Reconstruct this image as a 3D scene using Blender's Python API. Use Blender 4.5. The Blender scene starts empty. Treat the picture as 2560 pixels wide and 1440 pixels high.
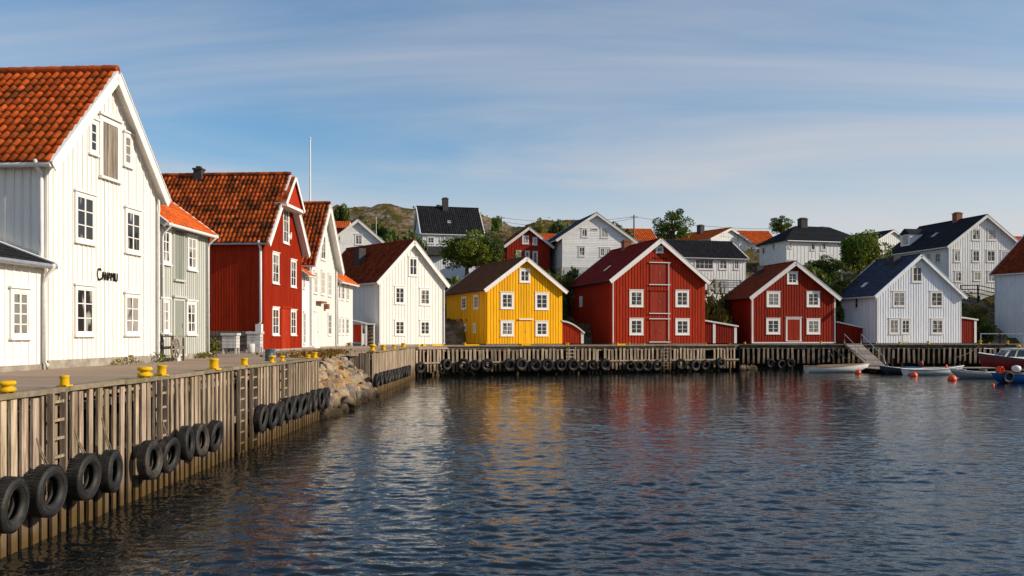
import bpy, bmesh, math, random
from mathutils import Vector, Matrix, noise
random.seed(11)
R = math.radians
scene = bpy.context.scene
C = scene.collection
# ------------------------------------------------------------------ camera, sky, sun
F, CX, HY = 2200.0, 1280.0, 838.0        # focal length in photo pixels, principal column, horizon row
HC, HQ = 3.18, 2.32                      # eye height and quay height above the water
cam_d = bpy.data.cameras.new('camera'); cam = bpy.data.objects.new('camera', cam_d); C.objects.link(cam)
cam_d.sensor_width = 36; cam_d.lens = 36 * F / 2560; cam_d.shift_y = (HY - 720) / 2560
cam_d.clip_start = .1; cam_d.clip_end = 3000
cam.location = (0, 0, HC); cam.rotation_euler = (R(90), 0, 0); scene.camera = cam
SUN_EL, SUN_AZ = 25, 100                  # azimuth clockwise from +Y
world = bpy.data.worlds.new('World'); scene.world = world; world.use_nodes = True
wt = world.node_tree; wt.nodes.clear()
def wn(t, **k):
    n = wt.nodes.new(t)
    for a, b in k.items(): setattr(n, a, b)
    return n
def wl(a, b): wt.links.new(a, b)
def wmath(op, a, b=None, c=None):
    n = wn('ShaderNodeMath', operation=op)
    for i, s in enumerate((a, b, c)):
        if s is None: continue
        if isinstance(s, (int, float)): n.inputs[i].default_value = s
        else: wl(s, n.inputs[i])
    return n.outputs[0]
sky = wn('ShaderNodeTexSky', sky_type='NISHITA', sun_disc=False, sun_elevation=R(SUN_EL), sun_rotation=R(SUN_AZ),
         air_density=1.0, dust_density=.6, ozone_density=2.5)
tc = wn('ShaderNodeTexCoord'); sx = wn('ShaderNodeSeparateXYZ'); wl(tc.outputs['Generated'], sx.inputs[0])
zz = wmath('ADD', wmath('MAXIMUM', sx.outputs[2], 0.0), .10)
cx_ = wmath('DIVIDE', sx.outputs[0], zz); cy_ = wmath('DIVIDE', sx.outputs[1], zz)
cb = wn('ShaderNodeCombineXYZ'); wl(cx_, cb.inputs[0]); wl(cy_, cb.inputs[1])
mp = wn('ShaderNodeMapping'); wl(cb.outputs[0], mp.inputs[0])
mp.inputs['Rotation'].default_value = (0, 0, R(-18)); mp.inputs['Scale'].default_value = (.20, .50, 1); mp.inputs['Location'].default_value = (1.3, .35, 0)
n1 = wn('ShaderNodeTexNoise'); wl(mp.outputs[0], n1.inputs['Vector'])
n1.inputs['Scale'].default_value = 1.0; n1.inputs['Detail'].default_value = 9; n1.inputs['Roughness'].default_value = .54; n1.inputs['Distortion'].default_value = 1.0
r1 = wn('ShaderNodeMapRange', interpolation_type='SMOOTHSTEP'); wl(n1.outputs[0], r1.inputs[0])
r1.inputs[1].default_value = .37; r1.inputs[2].default_value = .68; r1.inputs[3].default_value = 0; r1.inputs[4].default_value = .78
# thin pale veil low over the land
veil = wn('ShaderNodeMapRange', interpolation_type='SMOOTHSTEP'); wl(sx.outputs[2], veil.inputs[0])
veil.inputs[1].default_value = .05; veil.inputs[2].default_value = .23; veil.inputs[3].default_value = .85; veil.inputs[4].default_value = 0
side = wn('ShaderNodeMapRange', interpolation_type='SMOOTHSTEP'); wl(sx.outputs[0], side.inputs[0]); side.inputs[1].default_value = -.35; side.inputs[2].default_value = .3; side.inputs[3].default_value = .35; side.inputs[4].default_value = 1
fac = wmath('SUBTRACT', 1.0, wmath('MULTIPLY', wmath('SUBTRACT', 1.0, r1.outputs[0]), wmath('SUBTRACT', 1.0, wmath('MULTIPLY', veil.outputs[0], side.outputs[0]))))
tint = wn('ShaderNodeMix', data_type='RGBA', blend_type='MULTIPLY'); tint.inputs[0].default_value = 1
wl(sky.outputs[0], tint.inputs[6]); tint.inputs[7].default_value = (.66, .86, .93, 1)
mixc = wn('ShaderNodeMix', data_type='RGBA'); wl(fac, mixc.inputs[0]); wl(tint.outputs[2], mixc.inputs[6])
mixc.inputs[7].default_value = (4.05, 4.02, 4.2, 1)
mix2 = wn('ShaderNodeMix', data_type='RGBA'); wl(wmath('MULTIPLY', wmath('MULTIPLY', veil.outputs[0], side.outputs[0]), .8), mix2.inputs[0]); wl(mixc.outputs[2], mix2.inputs[6]); mix2.inputs[7].default_value = (4.55, 4.6, 4.65, 1)
bg = wn('ShaderNodeBackground'); wl(mix2.outputs[2], bg.inputs[0]); bg.inputs[1].default_value = .14
wo = wn('ShaderNodeOutputWorld'); wl(bg.outputs[0], wo.inputs[0])
sd = bpy.data.lights.new('sun', 'SUN'); sd.energy = 4.7; sd.angle = R(.5); sd.color = (1, .88, .72)
sun = bpy.data.objects.new('sun', sd); C.objects.link(sun)
SDIR = Vector((math.sin(R(SUN_AZ)) * math.cos(R(SUN_EL)), math.cos(R(SUN_AZ)) * math.cos(R(SUN_EL)), math.sin(R(SUN_EL))))
sun.rotation_euler = SDIR.to_track_quat('Z', 'Y').to_euler(); sun.location = (60, -10, 40)
vs = scene.view_settings; vs.view_transform = 'Standard'; vs.look = 'None'; vs.exposure = .1; vs.gamma = 1; vs.use_curve_mapping = False
scene.cycles.max_bounces = 6; scene.cycles.diffuse_bounces = 3; scene.cycles.glossy_bounces = 3
scene.cycles.transparent_max_bounces = 4; scene.cycles.caustics_reflective = False; scene.cycles.caustics_refractive = False

# ------------------------------------------------------------------ materials
def srgb(*c):
    return tuple(((x / 255) / 12.92 if x / 255 <= .04045 else (((x / 255) + .055) / 1.055) ** 2.4) for x in c)
class NT:
    def __init__(s, name):
        s.m = bpy.data.materials.new(name); s.m.use_nodes = True; s.t = s.m.node_tree; s.t.nodes.clear()
        s.out = s.n('ShaderNodeOutputMaterial'); s.b = s.n('ShaderNodeBsdfPrincipled'); s.l(s.b.outputs[0], s.out.inputs[0])
        s.co = s.n('ShaderNodeTexCoord')
    def n(s, t, **k):
        n = s.t.nodes.new(t)
        for a, b in k.items(): setattr(n, a, b)
        return n
    def l(s, a, b): s.t.links.new(a, b)
    def noise(s, scale, detail=4, rough=.55, stretch=(1, 1, 1), dist=0, src='Object'):
        m = s.n('ShaderNodeMapping'); m.inputs['Scale'].default_value = stretch; s.l(s.co.outputs[src], m.inputs[0])
        t = s.n('ShaderNodeTexNoise'); s.l(m.outputs[0], t.inputs['Vector'])
        t.inputs['Scale'].default_value = scale; t.inputs['Detail'].default_value = detail; t.inputs['Roughness'].default_value = rough; t.inputs['Distortion'].default_value = dist
        return t.outputs[0]
    def rng(s, v, a, b, c=0, d=1, smooth=True):
        r = s.n('ShaderNodeMapRange'); s.l(v, r.inputs[0])
        if smooth: r.interpolation_type = 'SMOOTHSTEP'
        for i, x in enumerate((a, b, c, d)): r.inputs[i + 1].default_value = x
        return r.outputs[0]
    def mix(s, f, a, b, mode='MIX'):
        n = s.n('ShaderNodeMix', data_type='RGBA', blend_type=mode)
        for i, x in ((0, f), (6, a), (7, b)):
            if isinstance(x, (int, float)): n.inputs[i].default_value = x
            elif isinstance(x, tuple): n.inputs[i].default_value = (*x, 1)
            else: s.l(x, n.inputs[i])
        return n.outputs[2]
    def math(s, op, a, b):
        n = s.n('ShaderNodeMath', operation=op)
        for i, x in enumerate((a, b)):
            if isinstance(x, (int, float)): n.inputs[i].default_value = x
            else: s.l(x, n.inputs[i])
        return n.outputs[0]
    def attr(s):
        a = s.n('ShaderNodeAttribute'); a.attribute_name = 'tint'; return a.outputs['Color']
    def z(s):
        x = s.n('ShaderNodeSeparateXYZ'); s.l(s.co.outputs['Object'], x.inputs[0]); return x.outputs[2]
    def bump(s, h, strength=.5, dist=.02):
        b = s.n('ShaderNodeBump'); b.inputs['Strength'].default_value = strength; b.inputs['Distance'].default_value = dist
        s.l(h, b.inputs['Height']); s.l(b.outputs[0], s.b.inputs['Normal'])
    def col(s, c): 
        if isinstance(c, tuple): s.b.inputs['Base Color'].default_value = (*c, 1)
        else: s.l(c, s.b.inputs['Base Color'])
    def set(s, rough=.7, spec=.3, metal=0):
        s.b.inputs['Roughness'].default_value = rough; s.b.inputs['Specular IOR Level'].default_value = spec; s.b.inputs['Metallic'].default_value = metal
        return s.m
def sc(c, k): return tuple(min(1, x * k) for x in c)
def paint(name, c, var=.12, dirt=(.25, .22, .18), dirt_amt=.25, rough=.65, grain=.4):
    t = NT(name)
    streak = t.rng(t.noise(2.2, 5, .6, (6, 6, .35)), .3, .7)
    cc = t.mix(streak, sc(c, 1 - var), sc(c, 1 + var))
    fine = t.rng(t.noise(7, 6, .72, (4, 4, .5)), .60, .74, 0, dirt_amt * .8); cc = t.mix(fine, cc, tuple((a * .55 + b * .45) for a, b in zip(c, dirt)))
    blot = t.rng(t.noise(1.1, 6, .65, (1.5, 1.5, .7)), .55, .8, 0, dirt_amt)
    cc = t.mix(blot, cc, dirt)
    cc = t.mix(1.0, cc, t.attr(), 'MULTIPLY')
    t.col(cc); t.bump(t.noise(14, 4, .6, (3, 3, .15)), grain, .006)
    return t.set(rough, .12)
def plain(name, c, var=.15, scale=6, rough=.6, spec=.3, metal=0, bump=.2, stretch=(1, 1, 1), dist=.01):
    t = NT(name); v = t.noise(scale, 5, .6, stretch)
    cc = t.mix(t.rng(v, .25, .75), sc(c, 1 - var), sc(c, 1 + var)); t.col(t.mix(1.0, cc, t.attr(), 'MULTIPLY'))
    if bump: t.bump(v, bump, dist)
    return t.set(rough, spec, metal)
def tilemat(name, c, moss=(.03, .025, .018), moss_amt=.5, lo=.48, hi=.7, rough=.8):
    t = NT(name); v = t.noise(5, 5, .6)
    cc = t.mix(t.rng(v, .25, .75), sc(c, .75), sc(c, 1.2)); cc = t.mix(1.0, cc, t.attr(), 'MULTIPLY')
    f = t.rng(t.noise(1.3, 8, .72), lo, hi, 0, moss_amt); cc = t.mix(f, cc, moss)
    f2 = t.rng(t.noise(9, 4, .7), .62, .78, 0, .5); cc = t.mix(f2, cc, sc(moss, 1.6))
    t.col(cc); t.bump(t.noise(30, 3, .6), .35, .01)
    return t.set(rough, .06)
M = {}
M['white'] = paint('white_paint', (.82, .78, .71), .05, (.50, .45, .37), .40)
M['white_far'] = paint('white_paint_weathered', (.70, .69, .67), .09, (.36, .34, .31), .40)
M['white_cool'] = paint('white_paint_greyed', (.72, .74, .77), .10, (.40, .40, .40), .35)
M['trim'] = paint('trim_paint', (.78, .75, .70), .06, (.4, .36, .3), .3, .5)
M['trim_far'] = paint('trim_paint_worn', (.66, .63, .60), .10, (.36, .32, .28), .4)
M['sage'] = paint('sage_paint', (.50, .505, .45), .06, (.3, .3, .25), .3)
M['sage_d'] = paint('sage_paint_dull', (.25, .265, .225), .10, (.25, .25, .2), .4)
M['red'] = paint('red_paint', (.37, .028, .006), .20, (.13, .016, .008), .55)
M['red_d'] = paint('red_paint_faded', (.26, .018, .005), .26, (.08, .012, .008), .55)
M['red_deep'] = paint('red_paint_deep', (.20, .013, .004), .22, (.07, .01, .006), .4)
M['red_door'] = paint('red_door_paint', (.27, .032, .016), .18, (.34, .15, .12), .3)
M['yellow'] = paint('yellow_paint', (.88, .43, .008), .11, (.46, .21, .02), .45)
M['wood'] = paint('weathered_wood', (.24, .20, .155), .45, (.09, .075, .06), .6, .85, .9)
M['stone'] = plain('foundation_stone', (.30, .26, .21), .35, 2.5, .9, .2, 0, .6, (1, 1, 1), .05)
M['stone_d'] = plain('dark_foundation', (.13, .115, .10), .4, 2.5, .9, .2, 0, .7, (1, 1, 1), .06)
M['concrete'] = plain('concrete', (.42, .42, .41), .15, 2, .9)
M['metal'] = plain('zinc', (.40, .42, .44), .15, 8, .45, .5, .6, 0)
M['white_metal'] = plain('white_gutter', (.70, .68, .65), .1, 8, .5, .4, 0, 0)
M['black'] = plain('black_felt', (.018, .018, .02), .4, 9, .75, .3)
M['dark'] = plain('dark_void', (.012, .011, .010), .3, 3, .9, .1)
M['brick'] = plain('chimney_brick', (.22, .085, .05), .4, 9, .9)
M['chim'] = plain('chimney_dark', (.05, .045, .045), .4, 9, .85)
M['t_orange'] = tilemat('orange_pantile', (.43, .078, .015), (.075, .030, .012), .8, .44, .68)
M['t_bright'] = tilemat('bright_orange_tile', (.52, .10, .020), (.14, .05, .02), .35, .55, .75)
M['t_old'] = tilemat('mossy_pantile', (.40, .080, .018), (.03, .018, .010), .9, .44, .62)
M['t_red'] = tilemat('red_brown_tile', (.22, .040, .013), (.085, .028, .011), .6, .48, .7)
M['t_brown'] = tilemat('brown_tile', (.16, .060, .020), (.05, .022, .010), .5, .48, .7)
M['t_ox'] = tilemat('oxblood_sheet', (.21, .010, .005), (.09, .008, .005), .45, .45, .7, .8)
M['t_slate'] = tilemat('blue_slate', (.050, .062, .088), (.03, .036, .05), .5, .45, .7, .75)
M['t_black'] = tilemat('black_tile', (.022, .023, .026), (.010, .010, .011), .5, .45, .7, .75)
def glass(name, base, cur, lo):
    t = NT(name); v = t.noise(2.3, 2, .5, (1.6, 1.6, .5)); oi = t.n('ShaderNodeObjectInfo')
    f = t.rng(t.math('ADD', v, t.math('MULTIPLY', t.math('SUBTRACT', oi.outputs['Random'], .5), .6)), lo, lo + .12)
    t.col(t.mix(f, base, cur)); return t.set(.04, .5)
M['pane'] = glass('window_glass', (.022, .023, .025), (.20, .19, .17), .57)
M['pane_c'] = glass('window_glass_curtain', (.02, .02, .022), (.32, .30, .27), .44)
M['leaf'] = None
# ------------------------------------------------------------------ mesh helpers
def V(*a): return Vector(a)
class MB:
    """collects faces of one part; build() links them as one mesh object"""
    def __init__(s): s.v = []; s.f = []; s.m = []; s.t = []; s.sm = []
    def add(s, pts, faces, m=0, t=1.0, smooth=False):
        n = len(s.v); s.v += [tuple(p) for p in pts]
        for f in faces: s.f.append(tuple(n + i for i in f)); s.m.append(m); s.t.append(t); s.sm.append(smooth)
    def obox(s, o, a, b, c, m=0, t=1.0):
        o, a, b, c = Vector(o), Vector(a), Vector(b), Vector(c)
        s.add([o, o + a, o + a + b, o + b, o + c, o + a + c, o + a + b + c, o + b + c],
              [(0, 3, 2, 1), (4, 5, 6, 7), (0, 1, 5, 4), (1, 2, 6, 5), (2, 3, 7, 6), (3, 0, 4, 7)], m, t)
    def box(s, x0, x1, y0, y1, z0, z1, m=0, t=1.0): s.obox((x0, y0, z0), (x1 - x0, 0, 0), (0, y1 - y0, 0), (0, 0, z1 - z0), m, t)
    def prism(s, poly, off, m=0, t=1.0):
        n = len(poly); off = Vector(off); p = [Vector(q) for q in poly]
        s.add(p + [q + off for q in p], [tuple(range(n - 1, -1, -1)), tuple(range(n, 2 * n))] + [(i, (i + 1) % n, n + (i + 1) % n, n + i) for i in range(n)], m, t)
    def tube(s, pts, r, n=6, m=0, t=1.0, r2=None):
        pts = [Vector(p) for p in pts]; rings = []; k = len(pts)
        for i, p in enumerate(pts):
            d = (pts[min(i + 1, k - 1)] - pts[max(i - 1, 0)]).normalized()
            u = d.orthogonal().normalized() if abs(d.z) > .9 else d.cross(V(0, 0, 1)).normalized()
            w = d.cross(u); rr = r if r2 is None else r + (r2 - r) * i / (k - 1)
            rings.append([p + (u * math.cos(6.2832 * j / n) + w * math.sin(6.2832 * j / n)) * rr for j in range(n)])
        s.add([q for g in rings for q in g], [(i * n + j, i * n + (j + 1) % n, (i + 1) * n + (j + 1) % n, (i + 1) * n + j) for i in range(k - 1) for j in range(n)]
              , m, t, True)
        s.add(rings[0] + rings[-1], [tuple(range(n - 1, -1, -1)), tuple(range(n, 2 * n))], m, t)
    def lathe(s, prof, n=20, o=(0, 0, 0), ax='z', m=0, t=1.0, closed=False):
        pts = []; o = Vector(o)
        for r, h in prof:
            for j in range(n):
                a = 6.28318 * j / n; c, d = r * math.cos(a), r * math.sin(a)
                pts.append(o + (V(c, d, h) if ax == 'z' else V(c, h, d) if ax == 'y' else V(h, c, d)))
        k = len(prof); rng = range(k) if closed else range(k - 1)
        s.add(pts, [(i * n + j, i * n + (j + 1) % n, ((i + 1) % k) * n + (j + 1) % n, ((i + 1) % k) * n + j) for i in rng for j in range(n)], m, t, True)
    def build(s, name, mats, parent=None, loc=None):
        me = bpy.data.meshes.new(name); me.from_pydata(s.v, [], s.f)
        mats = mats if isinstance(mats, (list, tuple)) else [mats]
        for q in mats: me.materials.append(q)
        me.polygons.foreach_set('material_index', s.m); me.polygons.foreach_set('use_smooth', s.sm)
        ca = me.color_attributes.new('tint', 'FLOAT_COLOR', 'CORNER'); arr = []
        for f, t in zip(s.f, s.t):
            c = (t, t, t, 1.0) if isinstance(t, (int, float)) else (*t, 1.0)
            arr += list(c) * len(f)
        ca.data.foreach_set('color', arr); me.validate(); me.update()
        o = bpy.data.objects.new(name, me); C.objects.link(o)
        if parent is not None: o.parent = parent
        if loc is not None: o.location = loc
        return o
def tag(o, label, cat, group=None):
    o['label'] = label; o['category'] = cat
    if group: o['group'] = group
    return o
def struct(o, kind='structure'): o['kind'] = kind; return o
def empty(name, loc, rz=0):
    o = bpy.data.objects.new(name, None); C.objects.link(o); o.location = loc; o.rotation_euler = (0, 0, rz); o.empty_display_size = .3
    return o
def copy_tree(o, parent=None):
    c = o.copy(); C.objects.link(c)
    if parent is not None: c.parent = parent
    for ch in list(o.children): copy_tree(ch, c)
    return c
def at(px, py, Y): return V((px - CX) * Y / F, Y, HC - (py - HY) * Y / F)     # the point seen at a photo pixel, Y metres away
ORD = 'first second third fourth fifth sixth seventh eighth ninth tenth eleventh twelfth thirteenth fourteenth fifteenth sixteenth seventeenth eighteenth nineteenth twentieth'.split()
def nth(i):
    if i < 20: return ORD[i]
    return 'twenty-' + ORD[i - 20] if i < 29 else 'thirtieth'
# ------------------------------------------------------------------ houses
def slope_tiles(mb, o, a, s, n, La, Ls, tw, tl, h, m=0, jit=.02, var=.25, lip=.03):
    o, a, s, n = Vector(o), Vector(a), Vector(s), Vector(n)
    nc, nr = max(1, round(La / tw)), max(1, round(Ls / tl)); tw, tl = La / nc, Ls / nr
    prof = [(0, 0), (.3, .75), (.5, 1), (.72, .7), (1, 0)] if h > 0 else [(0, 0), (1, 0)]
    k = len(prof)
    colt = [random.uniform(1 - var * .4, 1 + var * .4) for _ in range(nc)]
    for j in range(nr):
        for i in range(nc):
            jx, js, jn = random.uniform(-jit, jit) * .6, random.uniform(-jit, jit), abs(random.gauss(0, jit * .5))
            p0 = o + a * (i * tw + jx) + s * (j * tl - .02 + js)
            lo = [p0 + a * (t * tw) + n * (z * h + lip + jn) for t, z in prof]
            hi = [p0 + a * (t * tw) + s * (tl + .03) + n * (z * h + .002) for t, z in prof]
            dn = [p0 + a * (t * tw) + s * .01 + n * (z * h * .6 - .01) for t, z in prof]
            g = colt[i] * random.uniform(1 - var, 1 + var); w = random.uniform(.88, 1.12)
            mb.add(lo + hi + dn, [(q, q + 1, k + q + 1, k + q) for q in range(k - 1)] + [(2 * k + q, 2 * k + q + 1, q + 1, q) for q in range(k - 1)], m, (g, g * w, g * w), h > 0)
class House:
    def __init__(s, name, label, o, ang, W, D, He, Ha, wall='white', trim='trim', roof='t_red', clad=('batten', .3, .06), oe=.35, og=.35,
                 tile=(.25, .33, .05), var=.25, base=.0, fmat='stone', hip=False, front='F', cat='house', group=None, soffit='trim', barge=.2, corner=None, sides='FLR', gutter='metal', ridge=True, gapt=1.0):
        s.r = tag(empty(name, o, R(ang)), label, cat, group); s.o = Vector(o); s.ang = R(ang)
        s.W, s.D, s.He, s.Ha, s.wall, s.trim, s.front = W, D, He, Ha, wall, trim, front
        s.oe, s.og = oe, og; c, q = math.cos(s.ang), math.sin(s.ang); s.c, s.q = c, q
        s.face = {'F': ((0, 0), (1, 0), (0, -1), W), 'L': ((0, D), (0, -1), (-1, 0), D), 'R': ((W, 0), (0, 1), (1, 0), D), 'B': ((W, D), (-1, 0), (0, 1), W)}
        w = MB(); tp = (Ha - He) / (W / 2); p = math.atan(tp); s.p = p; s.hip = hip
        pent = [(0, 0), (W, 0), (W, He), (W / 2, Ha), (0, He)] if not hip else [(0, 0), (W, 0), (W, He), (0, He)]
        w.prism([(x, 0, z) for x, z in pent], (0, D, 0), 0, gapt)  # wall behind the boards tinted darker: shade of the gaps painted in
        kind, sp, bw = clad
        for fc in sides:
            (ox, oy), (ax, ay), (nx, ny), L = s.face[fc]
            def top(u): return (He + min(u, W - u) * tp if fc in 'FB' and not hip else He) - .01
            if kind == 'batten':
                k = max(1, round(L / sp))
                for i in range(k + 1):
                    u = min(max(L * i / k, bw / 2), L - bw / 2) + (random.uniform(-.01, .01) if 0 < i < k else 0)
                    u0, u1 = u - bw / 2, u + bw / 2; t = random.uniform(.84, 1.08)
                    pts = [(u0, 0), (u1, 0), (u1, top(u1))] + ([(W / 2, Ha - .01)] if fc in 'FB' and not hip and u0 < W / 2 < u1 else []) + [(u0, top(u0))]
                    w.prism([(ox + ax * a + nx * .001, oy + ay * a + ny * .001, z) for a, z in pts], (nx * .024, ny * .024, 0), 0, t)
            elif kind == 'clap':
                hm = Ha if fc in 'FB' and not hip else He; k = int(hm / sp)
                for i in range(k):
                    z0, z1 = i * sp, (i + 1) * sp; e = .03
                    if fc in 'FB' and not hip and z1 > He: e = (z1 - He) / tp + .02
                    if L - 2 * e < .1: continue
                    t = random.uniform(.92, 1.04); P = lambda u, z, d: (ox + ax * u + nx * d, oy + ay * u + ny * d, z)
                    w.add([P(e, z0, .026), P(L - e, z0, .026), P(L - e, z1, .004), P(e, z1, .004), P(e, z0, .002), P(L - e, z0, .002)], [(0, 1, 2, 3), (4, 5, 1, 0)], 0, t)
        s.wo = w.build('wall', M[wall], s.r)
        if base:
            b = MB(); b.box(-.03, W + .03, -.04, D + .03, -base, -.002); b.build('foundation', M[fmat], s.r)
        rf = MB(); tw, tl, th = tile; mats = [M[roof], M[soffit]]; s.roofmat = roof
        Ls = (W / 2 + oe) / math.cos(p); La = D + 2 * og
        if not hip:
            for sg in (0, 1):
                sv = V(math.cos(p), 0, math.sin(p)) if sg == 0 else V(-math.cos(p), 0, math.sin(p)); nv = V(-math.sin(p), 0, math.cos(p)) if sg == 0 else V(math.sin(p), 0, math.cos(p))
                eo = V(-oe if sg == 0 else W + oe, -og, He - oe * tp)
                rf.obox(eo + nv * .012, V(0, La, 0), sv * Ls, nv * .05, 1)
                slope_tiles(rf, eo + nv * .07, V(0, 1, 0), sv, nv, La, Ls - .03, tw, tl, th, 0, .019 if th else .007, var, .035 if th else .016)
            s.rt = Ha + .07 / math.cos(p)
            if ridge:
                k = max(1, int(La / .4))
                for i in range(k):
                    g = random.uniform(.75, 1.2); y0 = -og + La * i / k
                    rf.tube([(W / 2, y0, s.rt + th * .6), (W / 2, y0 + La / k + .02, s.rt + th * .6 + .02)], .09 + th * .5, 8, 0, g)
        else:
            inset = W / 2; zr = Ha; e = oe; ze = He - oe * tp
            q4 = [V(-e, -e, ze), V(W + e, -e, ze), V(W + e, D + e, ze), V(-e, D + e, ze)]; r1, r2 = V(W / 2, W / 2, zr), V(W / 2, D - W / 2 if D > W else D / 2, zr)
            for poly in ([q4[0], q4[1], r1], [q4[1], q4[2], r2, r1], [q4[2], q4[3], r2], [q4[3], q4[0], r1, r2]):
                rf.prism([v + V(0, 0, .01) for v in poly], (0, 0, .09), 0)
                nn = (poly[1] - poly[0]).normalized(); up = (poly[2] - poly[0]); up = (up - nn * up.dot(nn)); hh = up.length; up.normalize(); nr = nn.cross(up)
                if nr.z < 0: nr = -nr
                Lb = (poly[1] - poly[0]).length; k = int(hh / .3)
                for j in range(k):                                   # courses of tiles, narrowing to the hips
                    f0, f1 = j / k, (j + 1) / k; A, B, Cc, Dd = poly[0], poly[1], (poly[2] if len(poly) == 4 else poly[2]), (poly[3] if len(poly) == 4 else poly[2])
                    l0, l1, h0, h1 = A.lerp(Dd, f0), B.lerp(Cc, f0), A.lerp(Dd, f1), B.lerp(Cc, f1); u = V(0, 0, .12)
                    rf.add([l0 + u + nr * .04, l1 + u + nr * .04, h1 + u, h0 + u, l0 + u, l1 + u], [(0, 1, 2, 3), (4, 5, 1, 0)], 0, random.uniform(.8, 1.2))
            s.rt = Ha + .1
        s.ro = rf.build('roof', mats, s.r)
        if not hip and barge:
            for y in (-og - .035, D + og + .003):
                for sg in (0, 1):
                    sv = V(math.cos(p), 0, math.sin(p)) if sg == 0 else V(-math.cos(p), 0, math.sin(p)); nv = V(-math.sin(p), 0, math.cos(p)) if sg == 0 else V(math.sin(p), 0, math.cos(p))
                    eo = V(-oe if sg == 0 else W + oe, y, He - oe * tp) - sv * .03
                    b = MB(); b.obox(eo - nv * (barge - .06), sv * (Ls + .02), V(0, .032, 0), nv * (barge + .03)); b.obox(eo + nv * .092 + V(0, -.03, 0), sv * (Ls + .03), V(0, .13, 0), nv * .028)
                    if og > .25:
                        b.obox(eo - nv * .03 + V(0, .034 if y < 0 else -og, 0), sv * Ls, V(0, og, 0), nv * .02)
                    b.build('bargeboard', M[trim], s.r)
        if gutter:
            gl = ('L', 'R')
            for sd in gl:
                x = -oe - .05 if sd == 'L' else W + oe + .05; g = MB(); zg = He - oe * tp - .0
                g.tube([(x, -og + .02, zg), (x, D + og - .02, zg)], .065, 8); g.build('gutter', M[gutter], s.r)
        if corner:
            for x0, x1 in ((-.03, .13), (W - .13, W + .03)):
                b = MB(); b.box(x0, x1, -.034, .0, -.0, He - .02); b.box(x0 if x0 < 0 else x1 - .03, x0 + .03 if x0 < 0 else x1, .001, .13, 0, He - .02); b.build('corner_board', M[corner], s.r)
    def P(s, fc, u, z, d=0):
        (ox, oy), (ax, ay), (nx, ny), L = s.face[fc]; return V(ox + ax * u + nx * d, oy + ay * u + ny * d, z)
    def fs(s, fc, px):
        (ox, oy), (ax, ay), _, L = s.face[fc]; c, q = s.c, s.q
        X, Y = s.o.x + c * ox - q * oy, s.o.y + q * ox + c * oy; dx, dy = c * ax - q * ay, q * ax + c * ay
        k = (px - CX) / F; u = (k * Y - X) / (dx - k * dy); return u, Y + dy * u
    def uz(s, fc, px, py):
        u, Y = s.fs(fc, px); return u, HC - (py - HY) * Y / F - s.o.z
    def win(s, b, cols=2, rows=3, fc=None, casing='trim', cw=.09, pane='pane', head=True, sill=True, name='window', mu=.028, label=None):
        fc = fc or s.front; x0, y0, x1, y1 = b
        u0, _ = s.fs(fc, x0); u1, _ = s.fs(fc, x1); _, zt = s.uz(fc, (x0 + x1) / 2, y0); _, zb = s.uz(fc, (x0 + x1) / 2, y1)
        return s.winl(fc, u0, u1, zb, zt, cols, rows, casing, cw, pane, head, sill, name, mu, label)
    def bx(s, mb, fc, u0, u1, z0, z1, d0, d1, m=0, t=1.0): mb.obox(s.P(fc, u0, z0, d0), s.P(fc, u1, z0, d0) - s.P(fc, u0, z0, d0), s.P(fc, u0, z0, d1) - s.P(fc, u0, z0, d0), (0, 0, z1 - z0), m, t)
    def winl(s, fc, u0, u1, zb, zt, cols=2, rows=3, casing='trim', cw=.09, pane='pane', head=True, sill=True, name='window', mu=.028, label=None):
        if u0 > u1: u0, u1 = u1, u0
        w = MB(); B = lambda *a: s.bx(w, fc, *a)
        B(u0, u0 + cw, zb, zt, .003, .06); B(u1 - cw, u1, zb, zt, .003, .06); B(u0 + cw, u1 - cw, zt - cw, zt, .003, .058); B(u0 + cw, u1 - cw, zb, zb + cw * .8, .003, .058)
        if head: B(u0 - .05, u1 + .05, zt + .002, zt + .055, .003, .10)
        if sill: B(u0 - .03, u1 + .03, zb - .05, zb - .002, .003, .10)
        a0, a1, b0, b1 = u0 + cw, u1 - cw, zb + cw * .8, zt - cw; sf = mu * 1.25
        B(a0, a0 + sf, b0, b1, .003, .046); B(a1 - sf, a1, b0, b1, .003, .046); B(a0 + sf, a1 - sf, b0, b0 + sf, .003, .046); B(a0 + sf, a1 - sf, b1 - sf, b1, .003, .046)
        for i in range(1, cols):
            x = a0 + (a1 - a0) * i / cols; k = mu * (1.1 if i * 2 == cols else .6); B(x - k, x + k, b0 + sf, b1 - sf, .003, .044)
        for j in range(1, rows):
            z = b0 + (b1 - b0) * j / rows; B(a0 + sf, a1 - sf, z - mu * .5, z + mu * .5, .003, .040)
        o = w.build(name, M[casing], s.r)
        if label: o['label'] = label
        g = MB(); g.add([s.P(fc, a0, b0, .029), s.P(fc, a1, b0, .029), s.P(fc, a1, b1, .029), s.P(fc, a0, b1, .029)], [(0, 1, 2, 3)]); g.build('pane', M[pane], o)
        return o
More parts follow.
